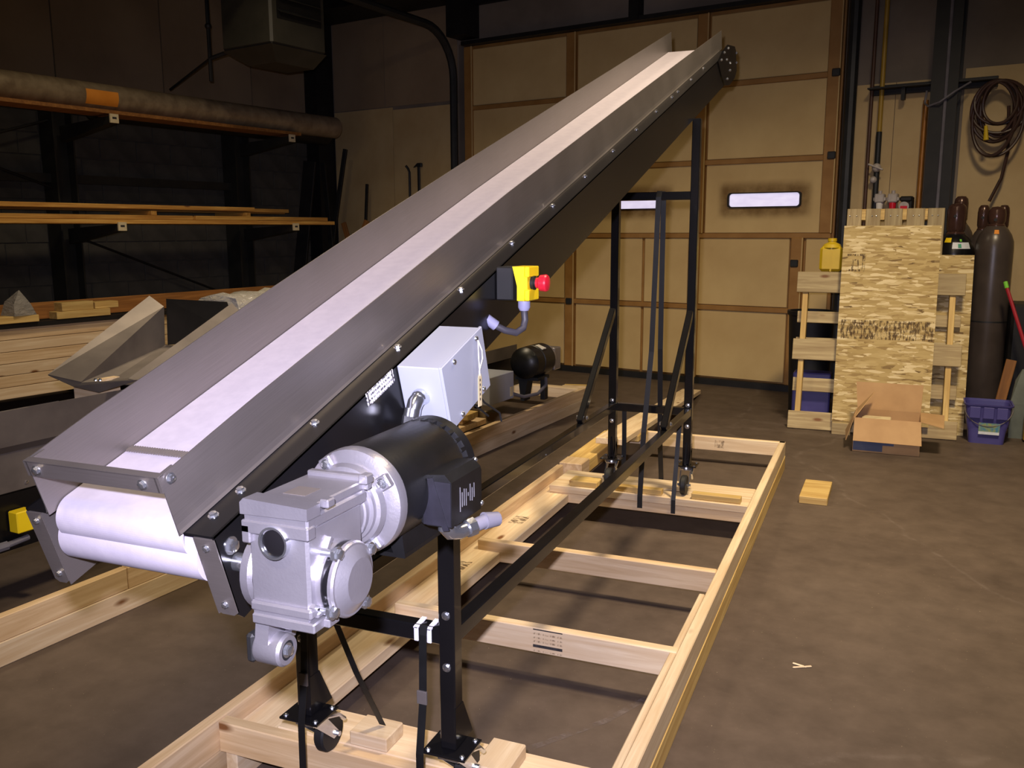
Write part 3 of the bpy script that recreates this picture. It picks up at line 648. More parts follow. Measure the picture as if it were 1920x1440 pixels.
# ---- stand
PXR, PXL, PYN, PYF, T = -.85, -1.243, 1.70, 4.42, .040
def sq(name, p0, p1, w=T, d=T, up=(0, 0, 1), mat='black_gloss'):
    p0, p1 = V(p0), V(p1); L = (p1 - p0).length; M = frame_of(p1 - p0, up, (p0 + p1) / 2)
    return MB().box((-L / 2, -w / 2, -d / 2), (L / 2, w / 2, d / 2), bev=.003).build(name, mat, conv, M, smooth=False)
def body_bottom(y): 
    s = (y - OY + (-.186) * SA) / CA; return OZ + s * SA - .186 * CA
for x in (PXR, PXL):
    for y in (PYN, PYF):
        sq('post', (x, y, .326), (x, y, body_bottom(y) - .004), up=(0, 1, 0))
        for z in ((.652, .528) if y == PYN else (1.095, .632, .524)): bolt(conv, (x, y - T / 2, z), (0, -1, 0), .0105 if y == PYN else .0115)
    sq('frame_rail', (x, PYN + .002, .598), (x, PYF - .002, .598), w=.036, d=.040)
    sq('brace', (x, 3.86, .622), (x, PYF - .03, 1.10), w=.03, d=.036)
    bolt(conv, (x + .021, 3.90, .640), (1, 0, 0), .0115); bolt(conv, (x - .021, 3.90, .640), (-1, 0, 0), .0115)
for y, z in ((PYN, .598), (PYF, .598), (PYF, 1.665)): sq('cross_tube', (PXR, y, z), (PXL, y, z), w=.036)
for x in (PXR, PXL):
    for y in (PYN, PYF):
        sg = 1 if y == PYN else -1
        g = MB(); g.prism([(x - .004, y + sg * T / 2, .44), (x - .004, y + sg * .055, .331), (x - .004, y + sg * T / 2, .331)], (.008, 0, 0)); g.prism([(x + .018, y - .02, .43), (x + .018, y + .02, .43), (x + .018, y + sg * .06 + .01, .331), (x + .018, y - sg * .02, .331)], (.003, 0, 0)); g.build('gusset', 'black_gloss', conv, smooth=False)
        c = MB(); c.box((x - .055, y - .048, .320), (x + .055, y + .048, .326), bev=.001); cp = c.build('caster', 'black_gloss', conv, smooth=False)
        for dx in (-.043, .043):
            for dy in (-.036, .036): bolt(cp, (x + dx, y + dy, .326), (0, 0, 1), .0065, name='caster_bolt')
        wy = y + (.078 if sg > 0 else -.055); m = MB()
        m.lathe([(0, .320), (.03, .320), (.034, .312), (.034, .302), (.02, .298), (0, .298)], Matrix.Translation((x, y + sg * .01, 0)), 20)
        for sx in (-1, 1): m.prism([(x + sx * .022, y - .022, .302), (x + sx * .022, y + .03, .302), (x + sx * .022, wy + .014, .226), (x + sx * .022, wy - .014, .222)], (sx * .004, 0, 0))
        m.box((x - .026, y - .022, .298), (x + .026, y + .03, .303)); m.cyl((x - .034, wy, .23), (x + .034, wy, .23), .007, seg=10)
        m.tube([(x + .034, y + .0, .315), (x + .038, wy - .01, .29), (x + .036, wy + .02, .262)], .006, 8)
        m.build('fork', 'zinc', cp)
        m = MB(); m.lathe([(0, -.014), (.046, -.014), (.050, -.009), (.050, .009), (.046, .014), (0, .014)], Matrix.Translation((x, wy, .23)) @ Matrix.Rotation(PI / 2, 4, 'Y'), 28); m.build('wheel', 'black_rubber', cp)
# pale pads on the near cross tube where the strap bears
for dx in (.052, .085):
    x = PXR - T / 2 - dx + .03; q = MB(); q.box((x - .006, PYN - T / 2 - .004, .580), (x + .006, PYN - T / 2, .616), bev=.002); q.prism([(x - .006, PYN - T / 2 - .004, .612), (x + .006, PYN - T / 2 - .004, .612), (x + .010, PYN + .012, .622), (x - .002, PYN + .012, .622)], (0, 0, .003)); q.build('edge_pad', 'foam_pad', conv, smooth=False)
# ================================================================ skid under the conveyor
sk = thing('shipping_skid', 'long pale pine shipping skid lying under the inclined conveyor', 'skid', (-1.06, 3.4, 0))
TW, TH = .0895, .038
def bx(name, mat, lo, hi, parent=None, bev=.003, M=None):
    """axis-aligned board given by its two corners; grain along its longest side"""
    lo, hi = V(lo), V(hi); c = (lo + hi) / 2; d = hi - lo
    k = max(range(3), key=lambda i: d[i]); ax = [(1, 0, 0), (0, 1, 0), (0, 0, 1)][k]; up = (0, 0, 1) if k != 2 else (0, 1, 0)
    F = frame_of(ax, up, c); inv = F.to_3x3().inverted(); e = inv @ d; e = V((abs(e.x), abs(e.y), abs(e.z)))
    return MB().box(-e / 2, e / 2, bev=bev).build(name, mat, parent, (M @ F) if M is not None else F, smooth=False)
P_ = 'pine_pale'
# right rail: two boards stacked, a strip inside
bx('rail', P_, (-.522, 1.15, .0895), (-.484, 5.745, .179), sk); bx('rail', 'pine_yellow', (-.520, 1.15, 0), (-.482, 5.745, .0893), sk)
bx('rail', P_, (-.545, 1.15, .137), (-.524, 3.15, .176), sk)
# left rail with upright edge board and flat plank
bx('rail', 'pine', (-1.639, 1.15, 0), (-1.601, 5.70, .0893), sk); bx('rail', 'pine', (-1.639, 1.15, .0895), (-1.601, 4.675, .184), sk)
bx('rail', P_, (-1.585, 1.78, 0), (-1.547, 4.9, .0893), sk); bx('rail', P_, (-1.599, 1.83, .0895), (-1.44, 4.62, .135), sk)
bx('rail', 'pine_yellow', (-1.66, 4.86, .0895), (-1.52, 5.70, .165), sk); bx('cleat', 'pine', (-1.635, 4.70, .0895), (-1.50, 4.85, .19), sk)
bx('cleat', 'pine_yellow', (-1.60, 5.45, .166), (-1.36, 5.69, .205), sk)
# cross boards
def cross(y0, y1, z0=.0895, z1=.179, mat='pine', x0=-1.60, x1=-.523): return bx('cross_board', mat, (x0, y0, z0), (x1, y1, z1), sk)
cross(1.775, 1.813); bx('cross_board', P_, (-1.435, 1.815, .141), (-.56, 1.955, .179), sk)
c2 = cross(2.645, 2.685, mat=P_, x0=-1.545); cross(3.37, 3.41, x0=-1.545); cross(5.707, 5.745, mat=P_, x0=-1.52, x1=-.484)
bx('cross_board', P_, (-1.545, 4.285, .141), (-.523, 4.42, .179), sk); bx('cross_board', P_, (-1.545, 4.424, .141), (-.523, 4.60, .179), sk); cross(4.29, 4.328, z1=.1405, x0=-1.545)
for lo, hi in (((-1.205, 1.815, .1795), (-1.095, 1.905, .218)), ((-.845, 1.80, .1795), (-.755, 1.93, .218)), ((-.80, 4.30, .1795), (-.56, 4.35, .21)), ((-1.19, 4.30, .1795), (-.95, 4.345, .208)), ((-1.44, 4.30, .1795), (-1.29, 4.4, .21))):
    bx('chock', 'pine_yellow' if lo[1] > 4 else P_, lo, hi, sk)
# grade stamps (ink) on boards
def stamp(lo, hi): return bx('grade_stamp', 'stamp_ink', lo, hi, sk, bev=0)
for k, (dz, h) in enumerate(((.082, .004), (.066, .006), (.052, .005), (.038, .006), (.020, .010), (.006, .004))): bx('grade_stamp', 'dark_print' if k in (0, 4) else 'stamp_ink', (-1.010, 2.6446, .0895 + dz), (-.905, 2.6452, .0895 + dz + h), sk, bev=0)
stamp((-.92, 5.7064, .11), (-.86, 5.7072, .16)); stamp((-1.56, 3.05, .1351), (-1.50, 3.22, .1354)); stamp((-1.56, 3.75, .1351), (-1.49, 3.86, .1354)); stamp((-1.55, 4.3, .1351), (-1.49, 4.44, .1354))

# ---- black packing straps holding the conveyor to the skid
def strap(label, pts, seal=None, w=(.019, 0, 0), th=(0, .0015, 0)):
    o = tag(MB().ribbon(pts, w, th).build('packing_strap', 'strap_black', smooth=False), label, 'strap', 'black packing straps')
    if seal is not None:
        p = V(seal); MB().box(p - V((.0125, .004, .016)), p + V((.0125, .002, .016)), bev=.001).build('strap_seal', 'dull_steel', o, smooth=False)
    return o
yn = PYN - T / 2 - .006
strap('black strap with grey seal hanging from the near cross tube beside the right leg', [(-.905, yn + .004, .622), (-.905, yn - .002, .60), (-.903, yn - .012, .44), (-.902, 1.640, .325), (-.900, 1.636, .02)], (-.9032, yn - .014, .455))
strap('black strap with grey seal running down the front of the near left leg', [(-1.232, yn + .004, .622), (-1.230, yn - .002, .5), (-1.226, yn - .012, .44), (-1.224, 1.640, .325), (-1.224, 1.636, .02)], (-1.2265, yn - .014, .435))
strap('slanting black strap behind the near left leg', [(-1.185, PYN + .03, .58), (-1.16, PYN + .09, .40), (-1.137, PYN + .165, .228), (-1.136, PYN + .168, .221)])
yf = PYF - T / 2 - .008
strap('black strap from the top cross tube to the front edge of the far planks', [(-1.02, yf + .01, 1.689), (-1.022, yf - .002, 1.66), (-1.035, yf - .02, .9), (-1.048, 4.30, .5), (-1.055, 4.278, .17), (-1.055, 4.278, .11)], w=(.026, 0, 0))
strap('black strap from the top cross tube down behind the far planks', [(-1.015, PYF + .03, 1.689), (-1.012, PYF + .034, 1.66), (-1.015, PYF + .06, .9), (-1.02, 4.55, .4), (-1.022, 4.607, .19), (-1.022, 4.612, .12)], w=(.026, 0, 0))
strap('black strap hanging beside the far right leg', [(-.885, PYF - .03, .58), (-.885, 4.33, .35), (-.885, 4.279, .17), (-.885, 4.279, .10)], w=(.022, 0, 0))
strap('black strap hanging beside the far left leg', [(-1.19, PYF + .03, .58), (-1.19, 4.46, .4), (-1.195, 4.47, .19)], w=(.024, 0, 0))

# ================================================================ second skid with a second conveyor, left
TH2 = math.atan2(.0976, .995)
M2 = Matrix.Translation((-2.76, 2.0, 0)) @ Matrix.Rotation(-TH2, 4, 'Z')
def m2(x, y, z): return M2 @ V((x, y, z))
s2 = tag(place('shipping_skid', None, None, M2), 'second pine skid at left carrying the level conveyor', 'skid')
def b2(name, mat, lo, hi, parent, bev=.003): return bx(name, mat, lo, hi, parent, bev, M2)
b2('rail', 'pine', (-.038, -1.4, .0895), (0, .55, .179), s2); b2('rail', 'pine', (-.038, .552, .0895), (0, 5.2, .179), s2); b2('rail', 'pine_pale', (-.036, -1.4, 0), (.003, 5.2, .0893), s2)
b2('rail', 'pine', (-1.19, -1.4, 0), (-1.15, 5.2, .0893), s2); b2('rail', 'pine', (-1.19, -1.4, .0895), (-1.15, 5.2, .179), s2)
for y in (1.5, 2.7, 3.9): b2('cross_board', 'pine', (-1.149, y, .0895), (-.039, y + .038, .179), s2)
b2('cross_board', 'pine_pale', (-1.149, 5.10, .0895), (-.039, 5.19, .179), s2)
cv2 = tag(place('belt_conveyor', None, None, M2 @ Matrix.Translation((-.54, 1.5, .19))), 'level black conveyor with stainless trough standing behind the inclined one', 'conveyor')
for x, sg in ((-.36, 1), (-.72, -1)):
    m = MB(); m.box((x, -1.6, .27), (x - sg * .004, 4.75, .50)); m.box((x, -1.6, .494), (x - sg * .03, 4.75, .498)); m.build('side_panel', 'black_panel', cv2, M2, smooth=False)
    m = MB(); prof = [(0, .502), (.0, .66), (sg * .03, .69), (sg * .045, .83 if sg > 0 else .74)]
    rows = [[m.bm.verts.new((x + dx, y, z)) for dx, z in prof] for y in (-1.6, .85)]
    for k in range(3): m.bm.faces.new((rows[0][k], rows[0][k + 1], rows[1][k + 1], rows[1][k]))
    o = m.build('trough_side', 'dull_steel', cv2, M2, smooth=False); md = o.modifiers.new('thick', 'SOLIDIFY'); md.thickness = .003
    m = MB(); rows = [[m.bm.verts.new((x + dx, y, z)) for dx, z in ((0, .502), (0, .60))] for y in (.85, 4.6)]; m.bm.faces.new((rows[0][0], rows[0][1], rows[1][1], rows[1][0]))
    o = m.build('skirt', 'dull_steel', cv2, M2, smooth=False); md = o.modifiers.new('thick', 'SOLIDIFY'); md.thickness = .003
for y in (-.6, -.1, .4, .9, 1.4): bolt(cv2, m2(-.359, y, .525), M2.to_3x3() @ V((1, 0, 0)), .01)
MB().box((-.715, -1.5, .50), (-.365, 4.7, .506)).build('belt', 'belt_white', cv2, M2, smooth=False)
for y in (-.9, .5, 2.2, 4.0):
    for x in (-.38, -.70): MB().box((x - .02, y - .02, .1795), (x + .02, y + .02, .28), bev=.003).build('leg', 'black_gloss', cv2, M2, smooth=False)
m = MB(); m.tube([m2(-.33, -1.5, .305), m2(-.33, .28, .305), m2(-.335, .37, .31)], .012, 10); m.cyl(m2(-.33, .22, .305), m2(-.33, .28, .305), .018, seg=8); m.build('conduit', 'cable_grey', cv2)
m = MB(); m.box((-.355, .31, .345), (-.30, .38, .43), bev=.004); m.build('stop_box', 'yellow_plastic', cv2, M2, smooth=False)
# its drive at the far end
cbx = MB(); cbx.box((-.28, 3.62, .29), (-.06, 3.98, .49), bev=.004); cb2 = cbx.build('control_box', 'box_grey', cv2, M2, smooth=False)
m = MB(); m.box((-.0595, 3.92, .31), (-.0575, 3.96, .38)); m.build('paper_tag', 'tan_card', cb2, M2, smooth=False)
AY2 = M2 @ Matrix.Translation((-.13, 4.26, .50)) @ Matrix.Rotation(-PI / 2, 4, 'X') 
m = MB(); m.lathe([(0, -.02), (.05, -.016), (.095, .0), (.122, .03), (.125, .13), (.118, .135), (.118, .15), (.125, .155), (.125, .32), (.11, .34), (0, .34)], AY2, 36); mo2 = m.build('electric_motor', 'motor_black', cv2)
m = MB(); m.box((-.05, .118, .165), (.02, .1265, .225), AY2 @ Matrix.Rotation(.35 + PI, 4, 'Z')); m.build('data_plate', 'white_card', mo2, smooth=False)
m = MB(); m.lathe([(.09, .34), (.112, .345), (.112, .37), (.07, .39), (.06, .43), (0, .43)], AY2, 30); m.box((-.08, -.08, .40), (.08, .10, .52), AY2, bev=.008); m.build('gear_reducer', 'cast_aluminium', cv2)
m = MB(); m.tube([m2(-.08, 4.0, .315), m2(-.05, 4.12, .275), m2(.0, 4.26, .28), m2(.01, 4.38, .33), m2(-.02, 4.44, .37)], .013, 10); m.build('conduit', 'cable_grey', cv2)
m = MB(); m.box((-.24, 4.34, .36), (-.04, 4.54, .385)); m.prism([(-.22, 4.36, .36), (-.20, 4.36, .19), (-.17, 4.36, .19), (-.14, 4.36, .36)], (0, .1, 0)); m.box((-.09, 4.48, .19), (-.05, 4.54, .36), bev=.004); m.build('motor_mount', 'dark_steel', cv2, M2, smooth=False)

# chute tray standing on the second conveyor
A_, B_, C_, D_ = V((-3.344, 2.8, .883)), V((-3.15, 2.8, .862)), V((-3.056, 2.8, .826)), V((-2.83, 2.8, .893))
E_, F_, G_ = V((-3.42, 3.5, 1.178)), V((-3.33, 3.5, 1.126)), V((-3.34, 3.5, .93))
ch = thing('hopper_chute', 'open stainless hopper chute with folded sides beside the plastic wrap', 'chute', (-3.1, 3.1, .83))
def sheet(name, pts, mat='dull_steel', th=.003):
    o = MB().poly(pts, [tuple(range(len(pts)))]).build(name, mat, ch, smooth=False); md = o.modifiers.new('thick', 'SOLIDIFY'); md.thickness = th; return o
K_ = V((-3.08, 2.86, .845)); Hh = V((-2.98, 3.52, .93)); 
sheet('chute_side', [A_, E_, F_, B_]); sheet('chute_side', [B_, F_, G_, K_])
sheet('chute_floor', [K_, G_, Hh, V((-2.80, 2.84, .865))]); sheet('chute_back', [F_ + V((0, .02, .04)), V((-3.0, 3.58, 1.155)), V((-2.93, 3.58, .98)), G_ + V((0, .02, 0))], 'mill_steel_dark')
sheet('chute_lip', [A_, B_, K_, V((-2.93, 2.84, .872)), D_, C_, V((-3.19, 2.79, .845))]); sheet('chute_side', [V((-2.93, 2.845, .885)), V((-2.97, 3.58, 1.15)), V((-2.72, 3.60, .92)), V((-2.72, 2.9, .84))])
for p in ((-3.10, 2.83, .872), (-3.08, 2.835, .872)): bolt(ch, p, (.3, -.6, .7), .008)
MB().box((-.62, .83, .50), (-.44, .93, .865)).build('chute_support', 'pine_pale', ch, M2, smooth=False)
# clear plastic wrapped bundle behind the chute
def film():
    m = MB(); nx, ny = 10, 22; g = {}
    prof = [(.0, .0), (.0, .10), (.0, .2), (.01, .28), (.06, .31), (.14, .315), (.22, .31), (.29, .30), (.34, .26), (.35, .15), (.355, .0)]
    for j in range(ny + 1):
        for i, (px, pz) in enumerate(prof):
            q = .012 * math.sin(j * 1.9 + i * 1.3) + random.uniform(-.012, .012)
            g[i, j] = m.bm.verts.new(m2(-.72 + px + q, 1.64 + j * .055, .86 + pz + q))
    for j in range(ny):
        for i in range(len(prof) - 1): m.bm.faces.new((g[i, j], g[i + 1, j], g[i + 1, j + 1], g[i, j + 1]))
    m.bm.faces.new([g[i, 0] for i in range(len(prof))])
    o = m.build('wrapped_bundle', 'clear_film', sharp=80)
    return tag(o, 'bundle under shiny clear plastic film behind the chute', 'bundle')
film()
MB().box((-.70, 1.56, .50), (-.40, 2.8, .86)).build('packing_block', 'dull_steel', None, M2, smooth=False)
tag(bpy.data.objects['packing_block'], 'dull metal support under the plastic wrapped bundle', 'support')

# scrap boards lying on the second skid
def loose(label, mat, lo, hi, rz=0, name='wood_block', group=None, M=None, cat='board'):
    lo, hi = V(lo), V(hi); c = (lo + hi) / 2; c.z = lo.z; d = (hi - lo) / 2
    Mx = Matrix.Translation(c) @ Matrix.Rotation(rz, 4, 'Z') if M is None else M @ Matrix.Translation(c) @ Matrix.Rotation(rz, 4, 'Z')
    return tag(MB().box((-d.x, -d.y, 0), (d.x, d.y, 2 * d.z), bev=.003).build(name, mat, None, Mx, smooth=False), label, cat, group)
loose('short pine offcut flat on the second skid, lowest of the pile', 'pine', (-.55, 3.2, .18), (-.05, 3.55, .218), .0, 'offcut', 'offcuts on the second skid', M2)
loose('short pine offcut in the middle of the pile on the second skid', 'pine', (-.40, 3.25, .219), (-.10, 3.50, .257), .2, 'offcut', 'offcuts on the second skid', M2)
loose('pale yellow offcut on top of the pile on the second skid', 'pine_yellow', (-.45, 3.25, .258), (-.03, 3.40, .297), .05, 'offcut', 'offcuts on the second skid', M2)
loose('yellowish scrap block on the floor behind the far motor', 'pine_yellow', (-2.62, 7.55, 0), (-2.40, 7.75, .10), .2, 'offcut')
loose('grade-marked pine block on edge right of the far motor', 'pine_pale', (-2.52, 7.28, 0), (-2.30, 7.35, .16), .1, 'offcut')
# plank lying across the skid's far end, and blocks on the floor
tag(board('plank', 'pine_pale', (-1.44, 5.05, .252), (-1.55, 8.18, .024), .17, .038, (0, .1, 1)), 'long pale plank resting on the far left corner of the skid', 'plank')
loose('short pine block alone on the floor right of the skid', 'pine_yellow', (-.335, 5.03, 0), (-.185, 5.40, .042), -.02, 'wood_block', cat='block')
for i, (x, y, a, l) in enumerate(((-.20, 3.05, .5, .07), (-.20, 3.06, -.3, .05), (-.75, 3.72, 1.4, .06), (-.56, 3.95, .4, .05), (-1.85, 6.55, -.2, .10), (-.95, 6.1, .0, .06))):
    loose(['thin wood sliver lying on the floor right of the near skid rail', 'short wood sliver crossing the other by the near skid rail', 'wood sliver inside the skid between the far cross boards', 'splinter at the inner edge of the right skid rail', 'wood sliver on the floor behind the far left leg', 'wood sliver on the floor beyond the skid end'][i], 'pine_pale', (x, y, 0), (x + l, y + .008, .006), a, 'wood_sliver', 'wood slivers on the floor', cat='sliver')

# pale crack line across the concrete, seen inside the skid and beyond it
def crack():
    m = MB(); pts = [(-1.13, 1.98), (-.95, 2.13), (-.83, 2.29), (-.70, 2.47), (-.62, 2.64), (-.55, 2.80)]; rows = []
    for (x, y) in pts: rows.append((m.bm.verts.new((x - .010, y + .006, .0012)), m.bm.verts.new((x + .010, y - .006, .0012))))
    for A, B in zip(rows, rows[1:]): m.bm.faces.new((A[0], A[1], B[1], B[0]))
    return m.build('floor_crack', 'crack_dust', bpy.data.objects['floor'], smooth=False)
crack()
# ================================================================ cantilever rack on the left wall
rk = tag(place('cantilever_rack', None, None, rmat(-8.1, 5.8, 0)), 'dark steel cantilever rack along the block wall', 'rack')
for y in (2.75, 4.8, 6.85):
    m = MB()
    for a, b, c, d in ((-8.27, -8.05, y - .1, y - .085), (-8.27, -8.05, y + .085, y + .1), (-8.165, -8.155, y - .085, y + .085)): m.box((a, c, 0), (b, d, 2.75))
    m.build('upright', 'rack_green', rk, ROOM, smooth=False)
    for z in (.115, 1.53, 2.45):
        m = MB(); m.prism([(-8.05, y - .035, z - .14), (-8.05, y - .035, z), (-7.27, y - .035, z + .04), (-7.27, y - .035, z - .02)], (0, .07, 0)); ar = m.build('arm', 'rack_green', rk, ROOM, smooth=False)
        m = MB(); m.box((-7.27, y - .04, z - .02), (-7.255, y + .04, z + .055)); m.build('arm_tip', 'tan_card' if z > 1 else 'rack_green', ar, ROOM, smooth=False)
        if z > 1: 
            m = MB(); m.box((-7.2545, y - .02, z + .012), (-7.2540, y + .02, z + .030)); m.build('tip_lettering', 'dark_print', ar, ROOM, smooth=False)
for z in (.3, 1.95): 
    for y0, y1 in ((2.85, 4.7), (4.9, 6.75)): MB().box((-8.2, y0, z), (-8.14, y1, z + .08)).build('tie_bar', 'rack_green', rk, ROOM, smooth=False)
for y0, y1, z0, z1 in ((2.85, 4.7, 1.9, 2.5), (4.7, 2.85, 1.9, 2.5), (4.9, 6.75, 1.45, .75)): MB().tube([rm(-8.12, y0, z0), rm(-8.12, y1, z1)], .012, 8).build('tie_rod', 'black_iron', rk)
# stock on the upper arms
pp = tag(MB().lathe([(.10, -2.45), (.115, -2.45), (.115, 2.45), (.10, 2.45)], rmat(-7.42, 5.2, 2.655) @ Matrix.Rotation(PI / 2, 4, 'X'), 32).build('steel_pipe', 'mill_steel'), 'long bare steel pipe with an orange paint mark on the upper rack arms', 'pipe')
m = MB(); prof = [(.1157 * math.cos(a), .1157 * math.sin(a)) for a in [-.75 + .14 * q for q in range(9)]]
rows = [[m.bm.verts.new((p * 1.0, y, q)) for p, q in prof] for y in (-.13, .17)]
for k in range(8): m.bm.faces.new((rows[0][k], rows[0][k + 1], rows[1][k + 1], rows[1][k]))
m.build('paint_mark', 'orange_mark', pp, rmat(-7.42, 4.72, 2.655))
tag(MB().lathe([(.135, -1.45), (.15, -1.45), (.15, 1.45), (.135, 1.45), (.135, 1.40), (0, 1.38)], rmat(-7.73, 6.35, 2.64) @ Matrix.Rotation(-PI / 2, 4, 'X'), 32).build('steel_pipe', 'mill_steel_dark'), 'thick dark pipe with an open round end behind the bare pipe', 'pipe')
tag(MB().box((-7.56, 3.0, 2.508), (-7.28, 7.0, 2.538)).build('plank', 'orange_board', None, ROOM, smooth=False), 'brown plank under the bare steel pipe', 'plank')
# sawn boards on the middle arms
names = ['front lower board sticking out furthest right', 'bottom layer board second from the front', 'bottom layer board third from the front', 'bottom layer board against the uprights', 'thin split board in the middle gap', 'short board in the middle gap', 'top board nearest the aisle', 'top board second from the aisle', 'top board at the back', 'narrow stick on the front lower board']
spec = [(-7.34, 2.9, 7.45, 1.571, .14), (-7.49, 2.9, 7.2, 1.571, .14), (-7.64, 3.1, 7.0, 1.571, .14), (-7.80, 2.9, 6.8, 1.571, .14), (-7.38, 3.4, 5.6, 1.612, .10), (-7.50, 4.6, 6.5, 1.612, .12), (-7.44, 2.8, 6.4, 1.706, .13), (-7.59, 2.9, 7.0, 1.700, .14), (-7.76, 2.9, 7.1, 1.690, .14), (-7.30, 5.6, 7.35, 1.612, .04)]
for nm, (x, y0, y1, z, w) in zip(names, spec):
    tag(board('rack_board', 'rack_lumber', rm(x, y0, z + .019), rm(x + random.uniform(-.004, .004), y1, z + .019), w, .038), 'tan board on the middle rack arms, ' + nm, 'board', 'boards on the middle rack arms')
for y in (3.6, 5.2, 6.3): tag(board('spacer_stick', 'rack_lumber', rm(-7.85, y, 1.67), rm(-7.36, y, 1.67), .06, .04), {3.6: 'spacer stick under the top rack boards, leftmost', 5.2: 'spacer stick under the top rack boards, middle one', 6.3: 'spacer stick under the top rack boards, nearest the end wall'}[y], 'stick', 'spacer sticks between rack boards')
cl = tag(place('bar_clamp', None, None, rmat(-7.375, 5.95, 1.612)), 'small red handled clamp lying on the rack boards', 'clamp')
MB().box((-.02, -.02, 0), (.02, .17, .04), bev=.012).build('handle', 'red_plastic', cl, rmat(-7.375, 5.95, 1.612)); MB().box((-.015, -.13, 0), (.015, -.02, .03), bev=.004).build('jaw', 'rack_green', cl, rmat(-7.375, 5.95, 1.612))
# lumber pile on the low arms
lay = ['top', 'second', 'third', 'fourth', 'fifth', 'lowest']
for k in range(6):
    z = .70 - k * .094
    for j in range(2):
        x = -7.28 - j * .15 + random.uniform(-.002, .002)
        tag(board('pile_board', 'pine_pale' if (k + j) % 2 else 'pine', rm(x, 2.2 + random.uniform(0, .4), z), rm(x, 7.0 + random.uniform(-.5, .2), z), .145, .09), 'pale board in the lumber pile along the left wall, %s layer, %s' % (lay[k], 'front' if j == 0 else 'rear'), 'board', 'lumber pile on the low rack arms')
tag(MB().box((-7.23, 2.2, .748), (-7.17, 6.6, .785)).build('angle_iron', 'black_iron', None, ROOM, smooth=False), 'black angle iron along the top edge of the lumber pile', 'angle iron')
tag(board('plank', 'orange_board', rm(-7.46, 3.2, .845), rm(-7.40, 6.9, .86), .03, .14), 'orange brown plank on edge on the lumber pile', 'plank')
blk_l = ['cut wood block on the lumber pile, lower of the two stacked', 'cut wood block on the lumber pile, upper of the two stacked', 'long cut wood block at the left frame edge on the lumber pile', 'small cut block right of the stacked blocks']
for lb, (x, y0, y1, z, h) in zip(blk_l, ((-7.22, 4.08, 4.56, .79, .06), (-7.24, 4.14, 4.42, .851, .07), (-7.20, 3.30, 3.92, .79, .055), (-7.25, 4.44, 4.66, .851, .055))):
    tag(board('cut_block', 'pine_yellow', rm(x, y0, z + h / 2), rm(x, y1, z + h / 2), .12, h), lb, 'block', 'cut blocks on the lumber pile')
m = MB(); pts = [(-.09, -.09), (.09, -.09), (.09, .09), (-.09, .09)]
vs = [m.bm.verts.new((x + random.uniform(-.02, .02), y + random.uniform(-.02, .02), 0)) for x, y in pts]; ms = [m.bm.verts.new((x * .75, y * .75, .09 + random.uniform(-.02, .02))) for x, y in pts]; tp = m.bm.verts.new((.0, .02, .2))
for i in range(4): m.bm.faces.new((vs[i], vs[(i + 1) % 4], ms[(i + 1) % 4], ms[i])); m.bm.faces.new((ms[i], ms[(i + 1) % 4], tp))
tag(m.build('plastic_bag', 'clear_film', None, rmat(-7.22, 3.80, .846)), 'small peaked clear plastic bag on the lumber pile', 'bag')
tag(board('plank', 'pine', rm(-6.5, 2.0, .02), rm(-6.5, 6.0, .02), .2, .04), 'plank flat on the floor between the lumber pile and the second conveyor', 'plank')
# steel bars leaning in the corner
bl = ['black bar leaning in the corner, crossing to the right', 'black bar leaning in the corner, crossing to the left', 'wide black bar leaning beside the rack end', 'thin upright black bar in the corner']
for lb, (a, b, w) in zip(bl, (((-7.95, 7.75, 0), (-7.55, 7.95, 2.45), .05), ((-7.45, 7.68, 0), (-7.85, 7.88, 2.3), .06), ((-7.95, 7.35, 0), (-7.78, 7.6, 2.3), .16), ((-7.36, 7.9, 0), (-7.38, 8.12, 2.05), .03))):
    tag(board('steel_bar', 'black_iron', rm(*a), rm(*b), w, .03, (0, 1, .1)), lb, 'bar', 'steel bars leaning in the corner')
for lb, (a, b) in zip(('short brown stick slanting right in front of the end wall', 'brown stick slanting left in front of the end wall'), (((-7.5, 7.9, 1.05), (-7.2, 7.9, 1.62)), ((-7.4, 7.95, .95), (-7.62, 7.95, 1.6)))):
    tag(board('wood_stick', 'orange_board', rm(*a), rm(*b), .06, .03, (0, 1, .1)), lb, 'stick')
# unit heater hung from the roof
ht = tag(place('unit_heater', None, None, rmat(-6.4, 5.9, 2.95)), 'grey unit heater hanging above the rack', 'heater')
m = MB(); m.box((-6.72, 5.55, 3.08), (-6.08, 6.2, 4.3), bev=.02); m.poly([(-6.72, 5.55, 3.08), (-6.08, 5.55, 3.08), (-6.08, 6.2, 3.08), (-6.72, 6.2, 3.08), (-6.55, 5.7, 2.96), (-6.2, 5.7, 2.96), (-6.2, 6.15, 2.96), (-6.55, 6.15, 2.96)], [(0, 1, 5, 4), (1, 2, 6, 5), (2, 3, 7, 6), (3, 0, 4, 7), (4, 5, 6, 7)]); m.build('casing', 'heater_grey', ht, ROOM, smooth=False)
MB().box((-6.082, 5.62, 3.3), (-6.075, 6.14, 4.2)).build('grille_opening', 'black_iron', ht, ROOM, smooth=False)
lv = MB().box((-.02, -.25, -.003), (.02, .25, .003)).mesh('louver', 'dark_steel', smooth=False)
for k in range(8): place('louver', lv, ht, rmat(-6.06, 5.88, 3.36 + k * .11) @ Matrix.Rotation(.6, 4, 'Y'))
MB().box((-6.70, 5.545, 3.78), (-6.58, 5.55, 3.95)).build('rating_label', 'tan_card', ht, ROOM, smooth=False); MB().box((-6.55, 5.545, 3.5), (-6.50, 5.55, 3.72)).build('rating_label', 'tan_card', ht, ROOM, smooth=False)
